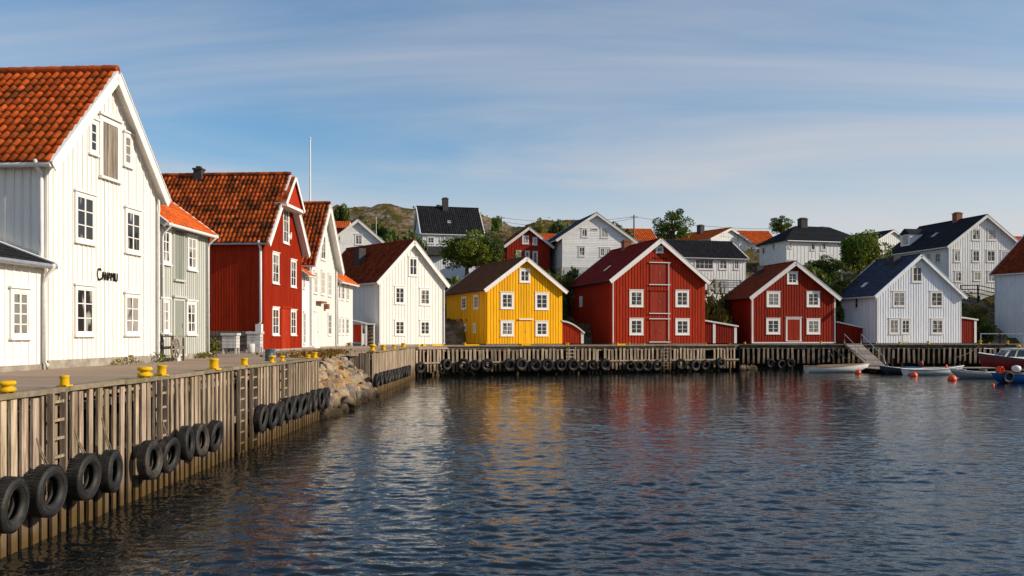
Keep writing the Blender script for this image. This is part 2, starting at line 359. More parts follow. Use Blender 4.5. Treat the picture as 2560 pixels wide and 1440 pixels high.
    def door(s, b, mat='red_door', fc=None, casing='trim', cw=.10, leaves=2, name='door', head=True, planks=4, sill=True, handle=True, zb=None):
        fc = fc or s.front; x0, y0, x1, y1 = b
        u0, _ = s.fs(fc, x0); u1, _ = s.fs(fc, x1); _, zt = s.uz(fc, (x0 + x1) / 2, y0); _, z0 = s.uz(fc, (x0 + x1) / 2, y1)
        if zb is not None: z0 = zb
        if u0 > u1: u0, u1 = u1, u0
        w = MB(); lw = (u1 - u0 - 2 * cw) / leaves
        for l in range(leaves):
            for k in range(planks):
                a = u0 + cw + l * lw + .008 + (lw - .016) * k / planks; e = a + (lw - .016) / planks - .006
                s.bx(w, fc, a, e, z0 + .02, zt - cw, .003, .034 + random.uniform(0, .006), 0, random.uniform(.85, 1.1))
        o = w.build(name, M[mat], s.r)
        f = MB(); s.bx(f, fc, u0, u0 + cw, z0, zt, .003, .055); s.bx(f, fc, u1 - cw, u1, z0, zt, .003, .055); s.bx(f, fc, u0 + cw, u1 - cw, zt - cw, zt, .003, .053)
        if head: s.bx(f, fc, u0 - .06, u1 + .06, zt + .002, zt + .07, .003, .12)
        if sill: s.bx(f, fc, u0 - .03, u1 + .03, z0 - .06, z0 + .012, .003, .12)
        f.build('door_frame', M[casing], o)
        if handle:
            h = MB(); c = (u0 + u1) / 2 if leaves == 2 else u1 - cw - .08; s.bx(h, fc, c - .012, c + .012, z0 + .95, z0 + 1.1, .042, .08); h.build('handle', M['metal'], o)
        return o
    def pipe(s, fc, u, z1, z0=0.0, mat='white_metal', r=.045, dx=0, out=.06, elbow=.35):
        m = MB(); e = s.oe if fc in 'LR' else 0
        pts = [s.P(fc, u, z1, .1 + e), s.P(fc, u, z1 - .08, .1 + e), s.P(fc, u, z1 - elbow, out + .05), s.P(fc, u, z1 - elbow - .15, out + .03), s.P(fc, u, z0 + .15, out + .03), s.P(fc, u, z0 + .05, out + .14)]
        m.tube(pts, r, 8); return m.build('downpipe', M[mat], s.r)
    def chimney(s, x, y, w, d, top, mat='chim', cap=True, name='chimney'):
        m = MB(); zb = s.Ha - abs(x - s.W / 2) * math.tan(s.p) - .4
        m.box(x - w / 2, x + w / 2, y - d / 2, y + d / 2, zb, top)
        if cap: m.box(x - w / 2 - .05, x + w / 2 + .05, y - d / 2 - .05, y + d / 2 + .05, top + .001, top + .10); m.box(x - w / 2 + .1, x + w / 2 - .1, y - d / 2 + .1, y + d / 2 - .1, top + .101, top + .22)
        return m.build(name, M[mat], s.ro)
def gable(name, label, px0, Y0, z0, ang, px1, ze, za, D=None, pxb=None, **k):
    """house with its gable to the front: corners at photo columns px0/px1, eave and apex heights above its base"""
    X0 = (px0 - CX) * Y0 / F; a = R(ang); k1 = (px1 - CX) / F
    W = (k1 * Y0 - X0) / (math.cos(a) - k1 * math.sin(a))
    if D is None:
        kb = (pxb - CX) / F; D = (kb * Y0 - X0) / (-math.sin(a) - kb * math.cos(a))
    return House(name, label, (X0, Y0, z0), ang, W, D, ze, za, **k)
def longside(name, label, px0, Y0, z0, ang, px1, depth, ze, za, **k):
    """house with its eave side to the front (its L face)"""
    X0 = (px0 - CX) * Y0 / F; a = R(ang); k1 = (px1 - CX) / F
    L = (k1 * Y0 - X0) / (math.cos(a) - k1 * math.sin(a))
    o = (X0 + math.cos(a) * L, Y0 + math.sin(a) * L, z0); k.setdefault('sides', 'FBL')
    return House(name, label, o, ang + 90, depth, L, ze, za, front='L', **k)
# ------------------------------------------------------------------ water
import numpy as np
t = NT('sea_water')
wb = t.noise(5.0, 2, .5, (.75, 1.15, 1), .3); wc = t.noise(14.0, 2, .5, (.8, 1.1, 1), .2)
t.col((.005, .008, .0095)); t.bump(t.math('ADD', t.math('MULTIPLY', wb, .016), t.math('MULTIPLY', wc, .004)), 1.0, 1.0); t.set(.025, .5); t.b.inputs['IOR'].default_value = 1.33; M['water'] = t.m
rng_ = np.random.default_rng(5); ny, nx = 820, 680
yy = 3.0 * (90 / 3.0) ** (np.arange(ny) / (ny - 1)); uu = np.linspace(-1, 1, nx)
WY = np.repeat(yy[:, None], nx, 1); WX = uu[None, :] * (.80 * yy[:, None] + 6)
WZ = np.zeros_like(WX); wind = R(262)
gust = np.ones_like(WX)
for _ in range(7):
    a = rng_.uniform(0, 6.28); k = 6.28 / rng_.uniform(9, 28); gust += .13 * np.sin(k * (WX * math.cos(a) + WY * 1.6 * math.sin(a)) + rng_.uniform(0, 6.28))
gust = np.clip(gust, .45, 1.6)
cell = np.maximum(yy * (math.log(30) / ny), (.80 * yy + 6) * 2 / nx)[:, None]
for lam in np.geomspace(.17, 1.7, 100):
    lam *= rng_.uniform(.93, 1.07); a = wind + rng_.normal(0, .55); k = 6.2832 / lam
    amp = .0019 * lam ** .45 * (1 if lam < .8 else .62) * rng_.uniform(.6, 1.3); fade = np.clip((lam / cell - 2.0) / 1.2, 0, 1)
    ph = k * (WX * math.cos(a) + WY * math.sin(a)) + rng_.uniform(0, 6.28); WZ += amp * fade * (np.sin(ph) + .22 * np.cos(2 * ph)) * (gust if lam < 1.6 else 1)
me = bpy.data.meshes.new('sea_water'); nv = nx * ny; me.vertices.add(nv)
me.vertices.foreach_set('co', np.stack([WX, WY, WZ], -1).reshape(-1).astype(np.float32))
idx = np.arange(nv).reshape(ny, nx); qd = np.stack([idx[:-1, :-1], idx[:-1, 1:], idx[1:, 1:], idx[1:, :-1]], -1).reshape(-1); nf = len(qd) // 4
me.loops.add(len(qd)); me.loops.foreach_set('vertex_index', qd.astype(np.int32)); me.polygons.add(nf); me.polygons.foreach_set('loop_start', np.arange(nf, dtype=np.int32) * 4)
me.polygons.foreach_set('use_smooth', np.ones(nf, dtype=bool)); me.update(calc_edges=True); me.validate(); me.materials.append(M['water'])
o = bpy.data.objects.new('sea_water', me); C.objects.link(o); struct(o)
m = MB(); m.add([(-400, -60, -.25), (600, -60, -.25), (600, 900, -.25), (-400, 900, -.25)], [(0, 1, 2, 3)]); struct(m.build('sea_water', M['water']))
# ------------------------------------------------------------------ quay decks
t = NT('quay_deck_planks')
br = t.n('ShaderNodeTexBrick'); mpp = t.n('ShaderNodeMapping'); t.l(t.co.outputs['Object'], mpp.inputs[0]); t.l(mpp.outputs[0], br.inputs['Vector'])
br.inputs['Scale'].default_value = 1; br.inputs['Brick Width'].default_value = 3.6; br.inputs['Row Height'].default_value = .16; br.inputs['Mortar Size'].default_value = .010
br.inputs['Color1'].default_value = (.37, .275, .20, 1); br.inputs['Color2'].default_value = (.26, .19, .135, 1); br.inputs['Mortar'].default_value = (.05, .04, .032, 1); br.inputs['Mortar Smooth'].default_value = .3
gr = t.noise(3, 6, .65, (.6, 8, 1)); cc = t.mix(t.rng(gr, .3, .7), br.outputs['Color'], sc((.42, .315, .235), 1), 'MIX')
cc = t.mix(.55, br.outputs['Color'], cc); cc = t.mix(t.rng(t.noise(.35, 6, .65), .5, .75, 0, .6), cc, (.16, .125, .095)); cc = t.mix(t.rng(t.noise(.8, 6, .7), .62, .8, 0, .5), cc, (.15, .13, .05))
t.col(cc); t.bump(t.math('ADD', t.math('MULTIPLY', br.outputs['Fac'], -.6), t.math('MULTIPLY', gr, .5)), .8, .02); M['deck'] = t.set(.9, .05)
t = NT('weathered_fender_wood')
g1 = t.noise(2.4, 6, .65, (5, 5, .5)); zc = t.z()
cc = t.mix(t.rng(g1, .25, .75), (.17, .125, .084), (.56, .44, .325)); cc = t.mix(1.0, cc, t.attr(), 'MULTIPLY')
zw = t.math('ADD', zc, t.math('MULTIPLY', t.math('SUBTRACT', t.noise(1.6, 4, .6), .5), .9))
cc = t.mix(t.rng(zw, .45, 1.15, .85, 0), cc, (.13, .085, .05)); cc = t.mix(t.rng(zw, .05, .55, .9, 0), cc, (.085, .052, .018))
cc = t.mix(t.rng(t.noise(4, 5, .7), .6, .75, 0, .35), cc, (.10, .085, .06))
t.col(cc); t.bump(g1, .9, .02); M['fender'] = t.set(.9, .06)
M['backing'] = plain('quay_backing', (.016, .013, .010), .5, 2, .95, .1)  # near-black colour stands in for the deep shade behind the quay planks
M['mossbeam'] = tilemat('mossy_kerb_beam', (.24, .19, .14), (.14, .13, .03), .8, .45, .68)
M['yellow_paint'] = tilemat('bollard_yellow', (.74, .42, .012), (.24, .10, .03), .75, .53, .68, .6)
EDGE = -7.2
def deck(pts, z, name, th=.22):
    m = MB(); m.prism([(x, y, z - th) for x, y in pts], (0, 0, th)); return struct(m.build(name, M['deck']))
deck([(-60, -8), (EDGE - .22, -8), (EDGE - .22, 33.0), (-9.6, 34.2), (-9.9, 44.5), (EDGE - .22, 46.0), (EDGE - .22, 66.05), (-60, 66.05)], HQ, 'quay_deck')
FAR = [(EDGE, 66.1), (-5.0, 68.4), (4.4, 71.6), (19.9, 77.2)]; FAR2 = [(20.1, 82.2), (66, 82.2)]
deck([(-60, 66.06), (-7.0, 66.3), (-4.9, 68.6), (4.4, 71.85), (19.75, 77.4), (19.9, 82.4), (66, 82.4), (66, 100), (-60, 100)], HQ - .004, 'quay_deck')
def lerp2(a, b, t): return (a[0] + (b[0] - a[0]) * t, a[1] + (b[1] - a[1]) * t)
def quay_wall(label, line, sp, bw, z0, z1, gaps=(), lean=.035, short=0, ymat='mossbeam', tintk=1.0, lowbeam=None, cap=.03):
    r = tag(empty('quay_wall', (line[0][0], line[0][1], 0)), label, 'quay wall'); ox, oy = line[0]
    pl, bk, bm = MB(), MB(), MB(); pos = 0
    for (a, b) in zip(line, line[1:]):
        L = math.hypot(b[0] - a[0], b[1] - a[1]); dx, dy = (b[0] - a[0]) / L, (b[1] - a[1]) / L; nx, ny = dy, -dx      # outward, over the water
        a0 = V(a[0] - ox, a[1] - oy, 0); d = V(dx, dy, 0); n = V(nx, ny, 0)
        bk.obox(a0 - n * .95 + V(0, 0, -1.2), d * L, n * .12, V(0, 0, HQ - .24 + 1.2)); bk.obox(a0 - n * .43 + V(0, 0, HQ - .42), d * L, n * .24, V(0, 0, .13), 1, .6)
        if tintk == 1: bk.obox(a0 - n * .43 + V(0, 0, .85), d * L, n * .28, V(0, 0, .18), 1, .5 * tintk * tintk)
        nb = int(L / 2.2) + 1
        for i in range(nb):
            e0, e1 = L * i / nb, L * (i + 1) / nb - .015; zz = random.uniform(-.012, .012)
            bm.obox(a0 + d * e0 - n * .24 + V(0, 0, HQ - .055 + zz), d * (e1 - e0), n * .22, V(0, 0, .055 + cap), 0, random.uniform(.8, 1.15))
        u = .05
        while u < L - bw:
            w = bw * random.uniform(.78, 1.2); g = pos + u
            if not any(p <= g <= q for p, q in gaps):
                zt = z1 + random.uniform(-.07, .012) - (random.uniform(0, short) if random.random() < .2 else 0); zb = z0 + (random.uniform(0, .5) if random.random() < .25 else 0)
                le = random.uniform(-lean, lean); t = random.uniform(.62, 1.2) * tintk; th = random.uniform(.03, .05)
                pl.obox(a0 + d * u - n * .11 + V(0, 0, zb), d * w, n * th, d * le + V(0, 0, zt - zb), 0, (t, t * random.uniform(.95, 1), t * random.uniform(.88, 1)))
                if random.random() < .22:
                    u2 = u + random.uniform(-.08, .1); pl.obox(a0 + d * u2 - n * .26 + V(0, 0, -.8), d * w * .8, n * .08, V(0, 0, random.uniform(.9, 1.9)), 0, t * .55)
            u += sp * random.uniform(.88, 1.14) if sp > w else w + .02
        pos += L
    if lowbeam:
        for (a, b) in zip(line, line[1:]):
            d = V(b[0] - a[0], b[1] - a[1], 0); n = V(d.y, -d.x, 0).normalized(); pl.obox(V(a[0] - ox, a[1] - oy, lowbeam) - n * .03, d, n * .06, V(0, 0, .12), 0, .9 * tintk * tintk)
    bk.build('backing', [M['backing'], M['fender']], r); pl.build('planking', M['fender'], r); bm.build('edge_beam', M[ymat], r)
    return r
quay_wall('long weathered timber quay wall in the left foreground, lined with tyres', [(EDGE, 6.0), (EDGE, 33.2)], .29, .15, -.6, HQ - .045,
          gaps=[(22.9 - 6, 23.4 - 6), (24.2 - 6, 24.75 - 6)])
quay_wall('short timber quay wall beyond the boulders, closely boarded and facing the harbour', [(EDGE, 45.8), (EDGE, 66.1)], .215, .185, -.6, HQ - .06, lean=.035)
quay_wall('far timber quay wall in sunlight, below the white, yellow and large red houses', FAR, .34, .19, .3, HQ - .22, gaps=[(16.0, 16.55), (26.2, 26.9)], lean=.05, lowbeam=1.0, short=.1)
quay_wall('shaded dark timber quay wall behind the moored boats', FAR2, .46, .2, .55, HQ - .30, tintk=.88, lean=.05, short=.2)
m = MB(); m.obox((19.9, 77.2, -1), (.2, 5.0, 0), (.12, 0, 0), (0, 0, HQ + 1.05 - .25)); tag(m.build('quay_return_wall', M['backing']), 'short dark return wall where the far quay steps back', 'quay wall')
for y, q in ((33.05, .18), (45.82, -.18)):
    m = MB(); k = 12
    for i in range(k): m.obox((EDGE - .2 - .26 * i, y, -.8), (-.235, 0, 0), (0, q * random.uniform(.8, 1), 0), (0, 0, HQ - .06 + .8), 0, random.uniform(.5, .95))
    tag(m.build('quay_end_wall', M['fender']), 'plank end wall on the ' + ('near' if y < 40 else 'far') + ' side of the boulder gap', 'quay wall')
# ------------------------------------------------------------------ terrain
SKY = [(-500, 470), (300, 500), (700, 515), (820, 514), (868, 516), (900, 519), (930, 507), (975, 506), (1000, 512), (1040, 514), (1120, 521), (1200, 533), (1235, 545), (1262, 556), (1290, 572), (1330, 558), (1400, 553), (1450, 562), (1600, 590), (1800, 606), (2100, 612), (2300, 612), (2560, 606), (3200, 600)]
def skyz(X, Y=150.):
    p = CX + X * F / Y
    for (a, za), (b, zb) in zip(SKY, SKY[1:]):
        if p <= b or b == 3200:
            f = min(max((p - a) / (b - a), 0), 1); return HC + (HY - (za + (zb - za) * f)) * Y / F
def ground(X, Y, rough=True):
    zs = skyz(X); s0 = min(max((X - 16) / 3, 0), 1); Y0 = 81.5 + 4.5 * min(max((X - 5) / 2.5, 0), 1) + 5 * s0; t = (Y - Y0) / (150 - Y0)
    if t <= 0: return max(HQ - .35 + t * 40, -1.5)
    e = min(max((X + 6) / 10, 0), 1); ex = 1.35 + (.92 - 1.35) * e + (.62 - .92) * s0
    if t < 1: g = t ** ex
    else: g = 1 - (t - 1) * .12
    z = HQ + (zs - HQ) * max(g, .1)
    if X > 50.2: z = min(z, 2.9 + max(0, (Y - 95.5) * 1.1) + max(0, 51.2 - X) * 4)
    if Y > 88 and X > 48: z -= 0 * min((X - 48) / 6, 1) * (1 if Y < 105 else 0)
    if rough:
        if X < -13 and Y > 118: z -= 1.0
        k = min(t * 6, 1); v = V(X, Y, 0)
        z += k * (noise.fractal(v * .11, 1, 2.1, 4) * .9 + (abs(noise.noise(v * .23)) * -1.6 + .5) * .9 + noise.fractal(v * .6, 1, 2, 3) * .28) * (.3 if X > 49 and Y < 98 else 1)
        if X < 2 and Y > 116: z += (.5 - abs(noise.noise(V(X * .12 + 5, Y * .2, 3)))) * 3.0 - 1.0 + abs(noise.noise(V(X * .3, Y * .35, 9))) * 1.2 - .3
    return z
t = NT('rocky_heath')
geo = t.n('ShaderNodeNewGeometry'); sxz = t.n('ShaderNodeSeparateXYZ'); t.l(geo.outputs['Normal'], sxz.inputs[0])
rk = t.noise(1.2, 8, .7, (1, 1, 2.2)); rock = t.mix(t.rng(rk, .3, .7), (.085, .066, .05), (.36, .285, .21))
gn = t.noise(.5, 7, .65); veg = t.mix(t.rng(gn, .35, .62), (.060, .060, .014), (.20, .115, .03)); veg = t.mix(t.rng(t.noise(3, 5, .7), .4, .7), veg, (.035, .045, .012))
f = t.rng(t.math('ADD', sxz.outputs[2], t.math('MULTIPLY', t.math('SUBTRACT', t.noise(.35, 7, .68), .5), 1.7)), .66, .95)
t.col(t.mix(f, rock, veg)); t.bump(rk, 1.0, .35); M['terrain'] = t.set(.95, .1)
xs = [-170, -140, -110, -90, -75] + [-62 + 1.15 * i for i in range(126)] + [90, 105, 125, 150, 190, 240, 300]; ys = [79 + .8 * i for i in range(60)] + [127 + 1.0 * i for i in range(48)] + [178, 185, 200, 230, 280, 360, 480]
m = MB(); nX = len(xs); m.add([(x, y, ground(x, y)) for y in ys for x in xs], [(j * nX + i, j * nX + i + 1, (j + 1) * nX + i + 1, (j + 1) * nX + i) for j in range(len(ys) - 1) for i in range(nX - 1)], 0, 1, True)
struct(m.build('hillside', M['terrain']))
# ------------------------------------------------------------------ houses on the left quay
LA = 86.0
def lx(px, X): return X * F / (px - CX)
Y1 = lx(119, -11.8)
h = gable('warehouse', 'big white boarded gable house with orange tiled roof and a dark letter sign', 119, Y1, HQ + .22, LA, 393, 5.15, 8.12, D=12, wall='white', trim='white', roof='t_orange', clad=('batten', .225, .05),
          oe=.22, og=.27, tile=(.235, .34, .08), var=.30, base=.26, barge=.24, soffit='white', cat='warehouse', gutter='white_metal')
L1 = h
for b in ((184, 484, 235, 607), (310, 524, 350, 633)): h.win(b, 2, 3, cw=.10, pane='pane_c')
for b in ((184, 715, 233, 838), (309, 735, 347, 837)): h.win(b, 2, 3, cw=.09, pane='pane_c')
h.win((219, 299, 243, 385), 1, 3, cw=.10); h.win((306, 334, 328, 416), 1, 3, cw=.10)
h.door((246, 297, 298, 447), mat='wood', casing='white', cw=.16, leaves=1, name='loading_hatch', planks=3, handle=False)
h.pipe('L', h.D - .12, 5.05, -.2, 'white_metal', .055, out=.04)
h.pipe('F', h.W - .1, 5.0, -.2, 'white_metal', .04)
# the letters of the sign
def letters(h, fc, txt, u, z, size, mat, name, d=.03, ext=.012, sxy=1.0):
    cu = bpy.data.curves.new('lettering', 'FONT'); cu.body = txt; cu.size = size; cu.extrude = ext; cu.space_character = .93
    tmp = bpy.data.objects.new('lettering', cu); C.objects.link(tmp); bpy.context.view_layer.update()
    me = bpy.data.meshes.new_from_object(tmp.evaluated_get(bpy.context.evaluated_depsgraph_get())); bpy.data.objects.remove(tmp)
    me.materials.clear(); me.materials.append(mat)
    (ox, oy), (ax, ay), (nx, ny), L = h.face[fc]; p = h.P(fc, u, z, d)
    mat4 = Matrix(((ax * sxy, 0, nx, p.x), (ay * sxy, 0, ny, p.y), (0, 1, 0, p.z), (0, 0, 0, 1))); me.transform(mat4)
    o = bpy.data.objects.new(name, me); C.objects.link(o); o.parent = h.r; return o
M['iron'] = plain('dark_iron', (.022, .021, .02), .3, 9, .5, .4, .3, 0)
u0, z0 = h.uz('F', 240, 700); u1, _ = h.uz('F', 302, 700)
sg = letters(h, 'F', 'C', u0 - .02, z0 - .0, .50, M['iron'], 'sign_lettering', .03, .012, .72)
letters(h, 'F', 'ANAMIU', u0 + .25, z0 + .02, .35, M['iron'], 'sign_lettering', .03, .012, .68)
# lean-to in front of its side wall
a = longside('lean_to_annex', 'low white annex with black felt roof at the left picture edge', -150, lx(-150, -12.0), HQ + .14, LA, 109, 3.4, 2.52, 3.15, wall='white', trim='white', roof='t_black', clad=('batten', .30, .05),
             oe=.22, og=.10, tile=(.35, .3, 0), var=.2, base=.18, barge=.16, cat='annex', gutter='metal', soffit='white')
a.win((22, 722, 72, 845), 2, 4, cw=.10); a.win((-105, 716, -50, 850), 2, 4, cw=.10)
a.pipe('L', a.D - .1, 2.5, -.1, 'white_metal', .05)
# grey-green house
g = longside('grey_green_house', 'pale grey-green house with bright orange tile roof and two storeys', 397, lx(397, -11.95), HQ + .18, LA, 518, 5.0, 4.65, 6.45, wall='sage', trim='white', roof='t_bright', clad=('batten', .17, .05),
             oe=.30, og=.12, tile=(.22, .30, .035), var=.18, base=.22, barge=.16, gutter='white_metal', corner=None)
for b in ((400, 572, 424, 660), (466, 590, 490, 675), (398, 747, 421, 832), (464, 753, 488, 836)): g.win(b, 2, 3, cw=.10, pane='pane_c')
g.door((432, 573, 459, 700), mat='sage_d', casing='sage', leaves=2, name='shutter_door', planks=2, cw=.06, handle=False)
d = g.door((431, 745, 459, 886), mat='sage_d', casing='sage', leaves=1, planks=3, cw=.10)
g.pipe('L', .10, 4.5, -.1, 'white_metal', .045); g.pipe('L', g.D - .1, 4.5, -.1, 'white_metal', .045)
# red warehouse
r = gable('red_warehouse', 'tall narrow red warehouse with mossy tiled roof and a hoist gable', 659, lx(659, -13.2), HQ + .10, LA, 753, 5.95, 9.75, D=13, wall='red', trim='trim', roof='t_old', clad=('batten', .15, .055), oe=.30, og=.42,
          tile=(.24, .36, .085), var=.42, base=.12, barge=.26, cat='warehouse', soffit='red_d', corner=None, gutter='metal')
for b in ((679, 632, 696, 709), (725, 650, 739, 718), (679, 769, 696, 838), (725, 775, 739, 838)): r.win(b, 2, 3, cw=.10, pane='pane_c')
r.win((706, 522, 721, 609), 2, 3, cw=.10)
r.door((701, 770, 724, 876), mat='red', casing='red', leaves=2, planks=3, cw=.05)
# projecting hoist hood
zh = 8.05; hw = (r.Ha - zh) / ((r.Ha - r.He) / (r.W / 2)) + .1; mb = MB(); cx = r.W / 2
mb.prism([(cx - hw, -.6, zh), (cx + hw, -.6, zh), (cx, -.6, r.Ha - .06)], (0, .59, 0), 0); mb.box(cx - hw - .15, cx + hw + .15, -.68, -.02, zh - .16, zh - .002, 1)
for sgn in (-1, 1):
    sl = V(-sgn * hw, 0, r.Ha - .06 - zh); nn = V(sgn * sl.z, 0, sgn * -sl.x * 1).normalized(); nn = V(sgn * abs(sl.z), 0, abs(sl.x)).normalized()
    mb.obox(V(cx + sgn * hw, -.70, zh) + nn * .004 - sl * .06, sl * 1.06, V(0, .66, 0), nn * .09, 2); mb.obox(V(cx + sgn * hw, -.74, zh) - nn * .10 - sl * .06, sl * 1.05, V(0, .035, 0), nn * .2, 1)
mb.build('hoist_hood', [M['red'], M['trim'], M['t_old']], r.r)
mb = MB()
for k in range(7): mb.box(cx + .62 + k * .09, cx + .74 + k * .09, -.06, -.026, 6.4 + .1 * math.sin(k * 2.1), 6.62 + .12 * math.sin(k * 1.3))
mb.build('wall_ornament', M['trim'], r.r)
r.pipe('L', r.D - .14, 5.75, 1.3, 'white_metal', .075, out=.05)
mb = MB(); mb.box(-.30, -.01, .02, .34, -.1, 1.35); mb.build('pipe_casing', M['trim'], r.r)
r.chimney(r.W / 2 - .1, 4.9, .46, .46, r.Ha + .42, 'chim', True)
# narrow infill and the white gable beyond
n = longside('narrow_white_house', 'narrow white house squeezed between the red warehouse and the white gable', 755.5, lx(755.5, -13.35), HQ + .1, LA, 773, 4, 4.75, 6.1, wall='white', trim='trim', roof='t_bright', clad=('none', 1, 1), oe=.35, og=.02,
             tile=(.22, .3, .04), base=.12, barge=.12, gutter='white_metal')
n.win((757, 690, 762, 722), 1, 2, cw=.07); n.win((758, 780, 763, 860), 1, 4, cw=.07)
w = gable('white_gable_house', 'steep white gable house with streaky orange roof beyond the red warehouse', 774, lx(774, -13.3), HQ + .08, LA, 839, 5.75, 9.75, D=12, wall='white', trim='trim', roof='t_old', clad=('batten', .24, .04), oe=.36, og=.5,
          tile=(.27, .40, .10), var=.35, base=.10, barge=.30, soffit='white', gutter='white_metal')
for b in ((784, 677, 793, 734), (802, 677, 811, 737), (819, 684, 828, 741), (819, 784, 828, 838)): w.win(b, 2, 3, cw=.09, pane='pane_c', casing='trim')
w.win((801, 586, 813, 650), 2, 3, cw=.10, pane='pane_c'); w.door((784, 780, 795, 868), mat='white_far', casing='white', leaves=1, planks=3)
w.pipe('F', .08, 5.5, 0, 'white_metal', .06); w.pipe('F', w.W - .08, 5.5, 0, 'white_metal', .06)
mb = MB(); mb.box(1.35, 2.6, -.42, -.03, 2.95, 3.08); mb.box(3.2, 3.7, -.3, -.03, 2.6, 2.95); mb.build('wall_lamp_bracket', M['brick'], w.r)
e = longside('end_white_house', 'white house with shallow orange roof at the end of the left row', 841, lx(841, -12.9), HQ + .06, LA, 881, 6.0, 4.95, 7.0, wall='white', trim='trim', roof='t_bright', clad=('batten', .3, .04), oe=.42, og=.2,
             tile=(.24, .32, .05), base=.12, barge=.18, gutter='white_metal')
for b in ((842, 697, 850, 748), (853, 699, 860, 750), (865, 703, 872, 752), (844, 793, 851, 836), (854, 794, 860, 836), (864, 795, 871, 836)): e.win(b, 2, 3, cw=.08, pane='pane_c')
e.pipe('L', .06, 4.8, 0, 'white_metal', .06)
# ------------------------------------------------------------------ houses on the far quay
ZF = HQ + .10
A = gable('white_house', 'white house with red-brown roof standing on the inner quay corner', 945, 72.0, ZF, 42, 1110, 5.3, 8.65, D=10, wall='white', trim='trim', roof='t_red', clad=('batten', .30, .07), oe=.30, og=.38,
          tile=(.24, .30, .05), var=.34, base=.2, barge=.28, soffit='white', gutter='white_metal')
A.win((1021, 643, 1044, 690), 2, 2, cw=.14)
for b in ((986, 716, 1012, 760), (1049, 721, 1075, 763), (986, 800, 1012, 838), (1049, 801, 1075, 838)): A.win(b, 2, 3, cw=.14, pane='pane')
A.pipe('F', .08, 5.2, 0, 'white_metal', .06); A.pipe('F', A.W - .06, 5.1, 0, 'white_metal', .06)
A.chimney(1.65, 5.3, .7, .7, 8.35, 'chim', False)
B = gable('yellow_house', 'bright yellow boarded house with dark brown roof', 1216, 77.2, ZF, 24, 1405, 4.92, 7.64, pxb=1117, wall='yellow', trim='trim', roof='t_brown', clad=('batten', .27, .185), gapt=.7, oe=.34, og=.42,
          tile=(.34, .26, 0), var=.2, base=.2, barge=.28, fmat='stone_d', soffit='trim', gutter='black', cat='house')
B.win((1298, 673, 1325, 706), 2, 2, cw=.16)
for b in ((1251, 731, 1284, 772), (1337, 732, 1371, 774), (1251, 802, 1284, 840), (1338, 803, 1370, 840)): B.win(b, 2, 3, cw=.18)
for b in ((1155, 742, 1166, 773), (1185, 738, 1197, 772), (1156, 811, 1167, 827), (1184, 809, 1190, 832)): B.win(b, 2, 3, fc='L', cw=.14)
B.door((1296, 800, 1331, 858), mat='yellow', casing='yellow', leaves=2, planks=3, cw=.08, zb=.05)
mb = MB(); u, z = B.uz('F', 1296, 802); u1, _ = B.uz('F', 1331, 802); B.bx(mb, 'F', u, u1, z + .08, z + .2, .003, .18); mb.build('door_hood', M['trim'], B.r)
B.pipe('F', .06, 4.7, 0, 'yellow', .05)
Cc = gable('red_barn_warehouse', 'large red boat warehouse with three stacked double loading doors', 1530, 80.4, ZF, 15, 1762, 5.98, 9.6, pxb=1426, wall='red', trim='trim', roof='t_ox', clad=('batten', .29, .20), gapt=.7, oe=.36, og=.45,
           tile=(.5, .28, 0), var=.16, base=.2, barge=.34, fmat='stone_d', soffit='red_d', cat='warehouse', gutter='black')
for b in ((1573, 725, 1608, 767), (1688, 726, 1722, 767), (1573, 796, 1608, 837), (1688, 797, 1723, 837)): Cc.win(b, 2, 3, cw=.20)
Cc.win((1639, 616, 1658, 632), 3, 1, cw=.14)
for b, nm in (((1624, 656, 1670, 712), 'loading_door'), ((1624, 727, 1670, 783), 'loading_door'), ((1624, 797, 1670, 854), 'door')): Cc.door(b, mat='red_door', casing='red_d', leaves=2, planks=4, cw=.09, name=nm)
mb = MB()
for yy in (656, 711.5, 783.5, 797, 855):
    u, z = Cc.uz('F', 1624, yy); u1, _ = Cc.uz('F', 1671, yy); Cc.bx(mb, 'F', u - .1, u1 + .15, z - .04, z + .04, .121, .16)
u, z = Cc.uz('F', 1670.5, 700); Cc.bx(mb, 'F', u - .03, u + .04, .3, z + 1.6, .121, .15); mb.build('door_trim', M['trim_far'], Cc.r)
u, z = Cc.uz('F', 1629, 646.5); letters(Cc, 'F', 'Hermolinsen', u, z - .05, .33, M['trim_far'], 'wall_lettering', .032, .006)
u, z = Cc.uz('F', 1642, 640); letters(Cc, 'F', '27', u, z - .02, .36, M['trim_far'], 'wall_lettering', .032, .006)
mb = MB(); u, z = Cc.uz('L', 1453, 743); Cc.bx(mb, 'L', u - .45, u + .45, z - 1.0, z + .1, .003, .05); mb.build('side_shutter', M['white_cool'], Cc.r)
Cc.pipe('F', .05, 5.7, 0, 'white_metal', .06); Cc.chimney(Cc.W / 2 + -.2, 7.4, .8, .8, 10.15, 'brick', True)
mb = MB(); sv = V(math.cos(Cc.p), 0, math.sin(Cc.p)); nv = V(-math.sin(Cc.p), 0, math.cos(Cc.p)); mb.obox(V(-.36, 4.6, Cc.He - .36 * math.tan(Cc.p)) + sv * 1.9 + nv * .1, sv * .9, V(0, .55, 0), nv * .05); mb.build('skylight', M['pane'], Cc.ro)
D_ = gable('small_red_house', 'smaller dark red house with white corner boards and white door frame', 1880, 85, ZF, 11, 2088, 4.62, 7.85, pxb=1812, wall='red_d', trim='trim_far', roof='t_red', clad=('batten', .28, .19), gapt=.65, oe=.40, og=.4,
           tile=(.4, .26, 0), var=.22, base=.15, barge=.32, fmat='stone_d', soffit='red_d', corner='trim_far', gutter='black')
D_.win((1967, 680, 1994, 710), 2, 3, cw=.18)
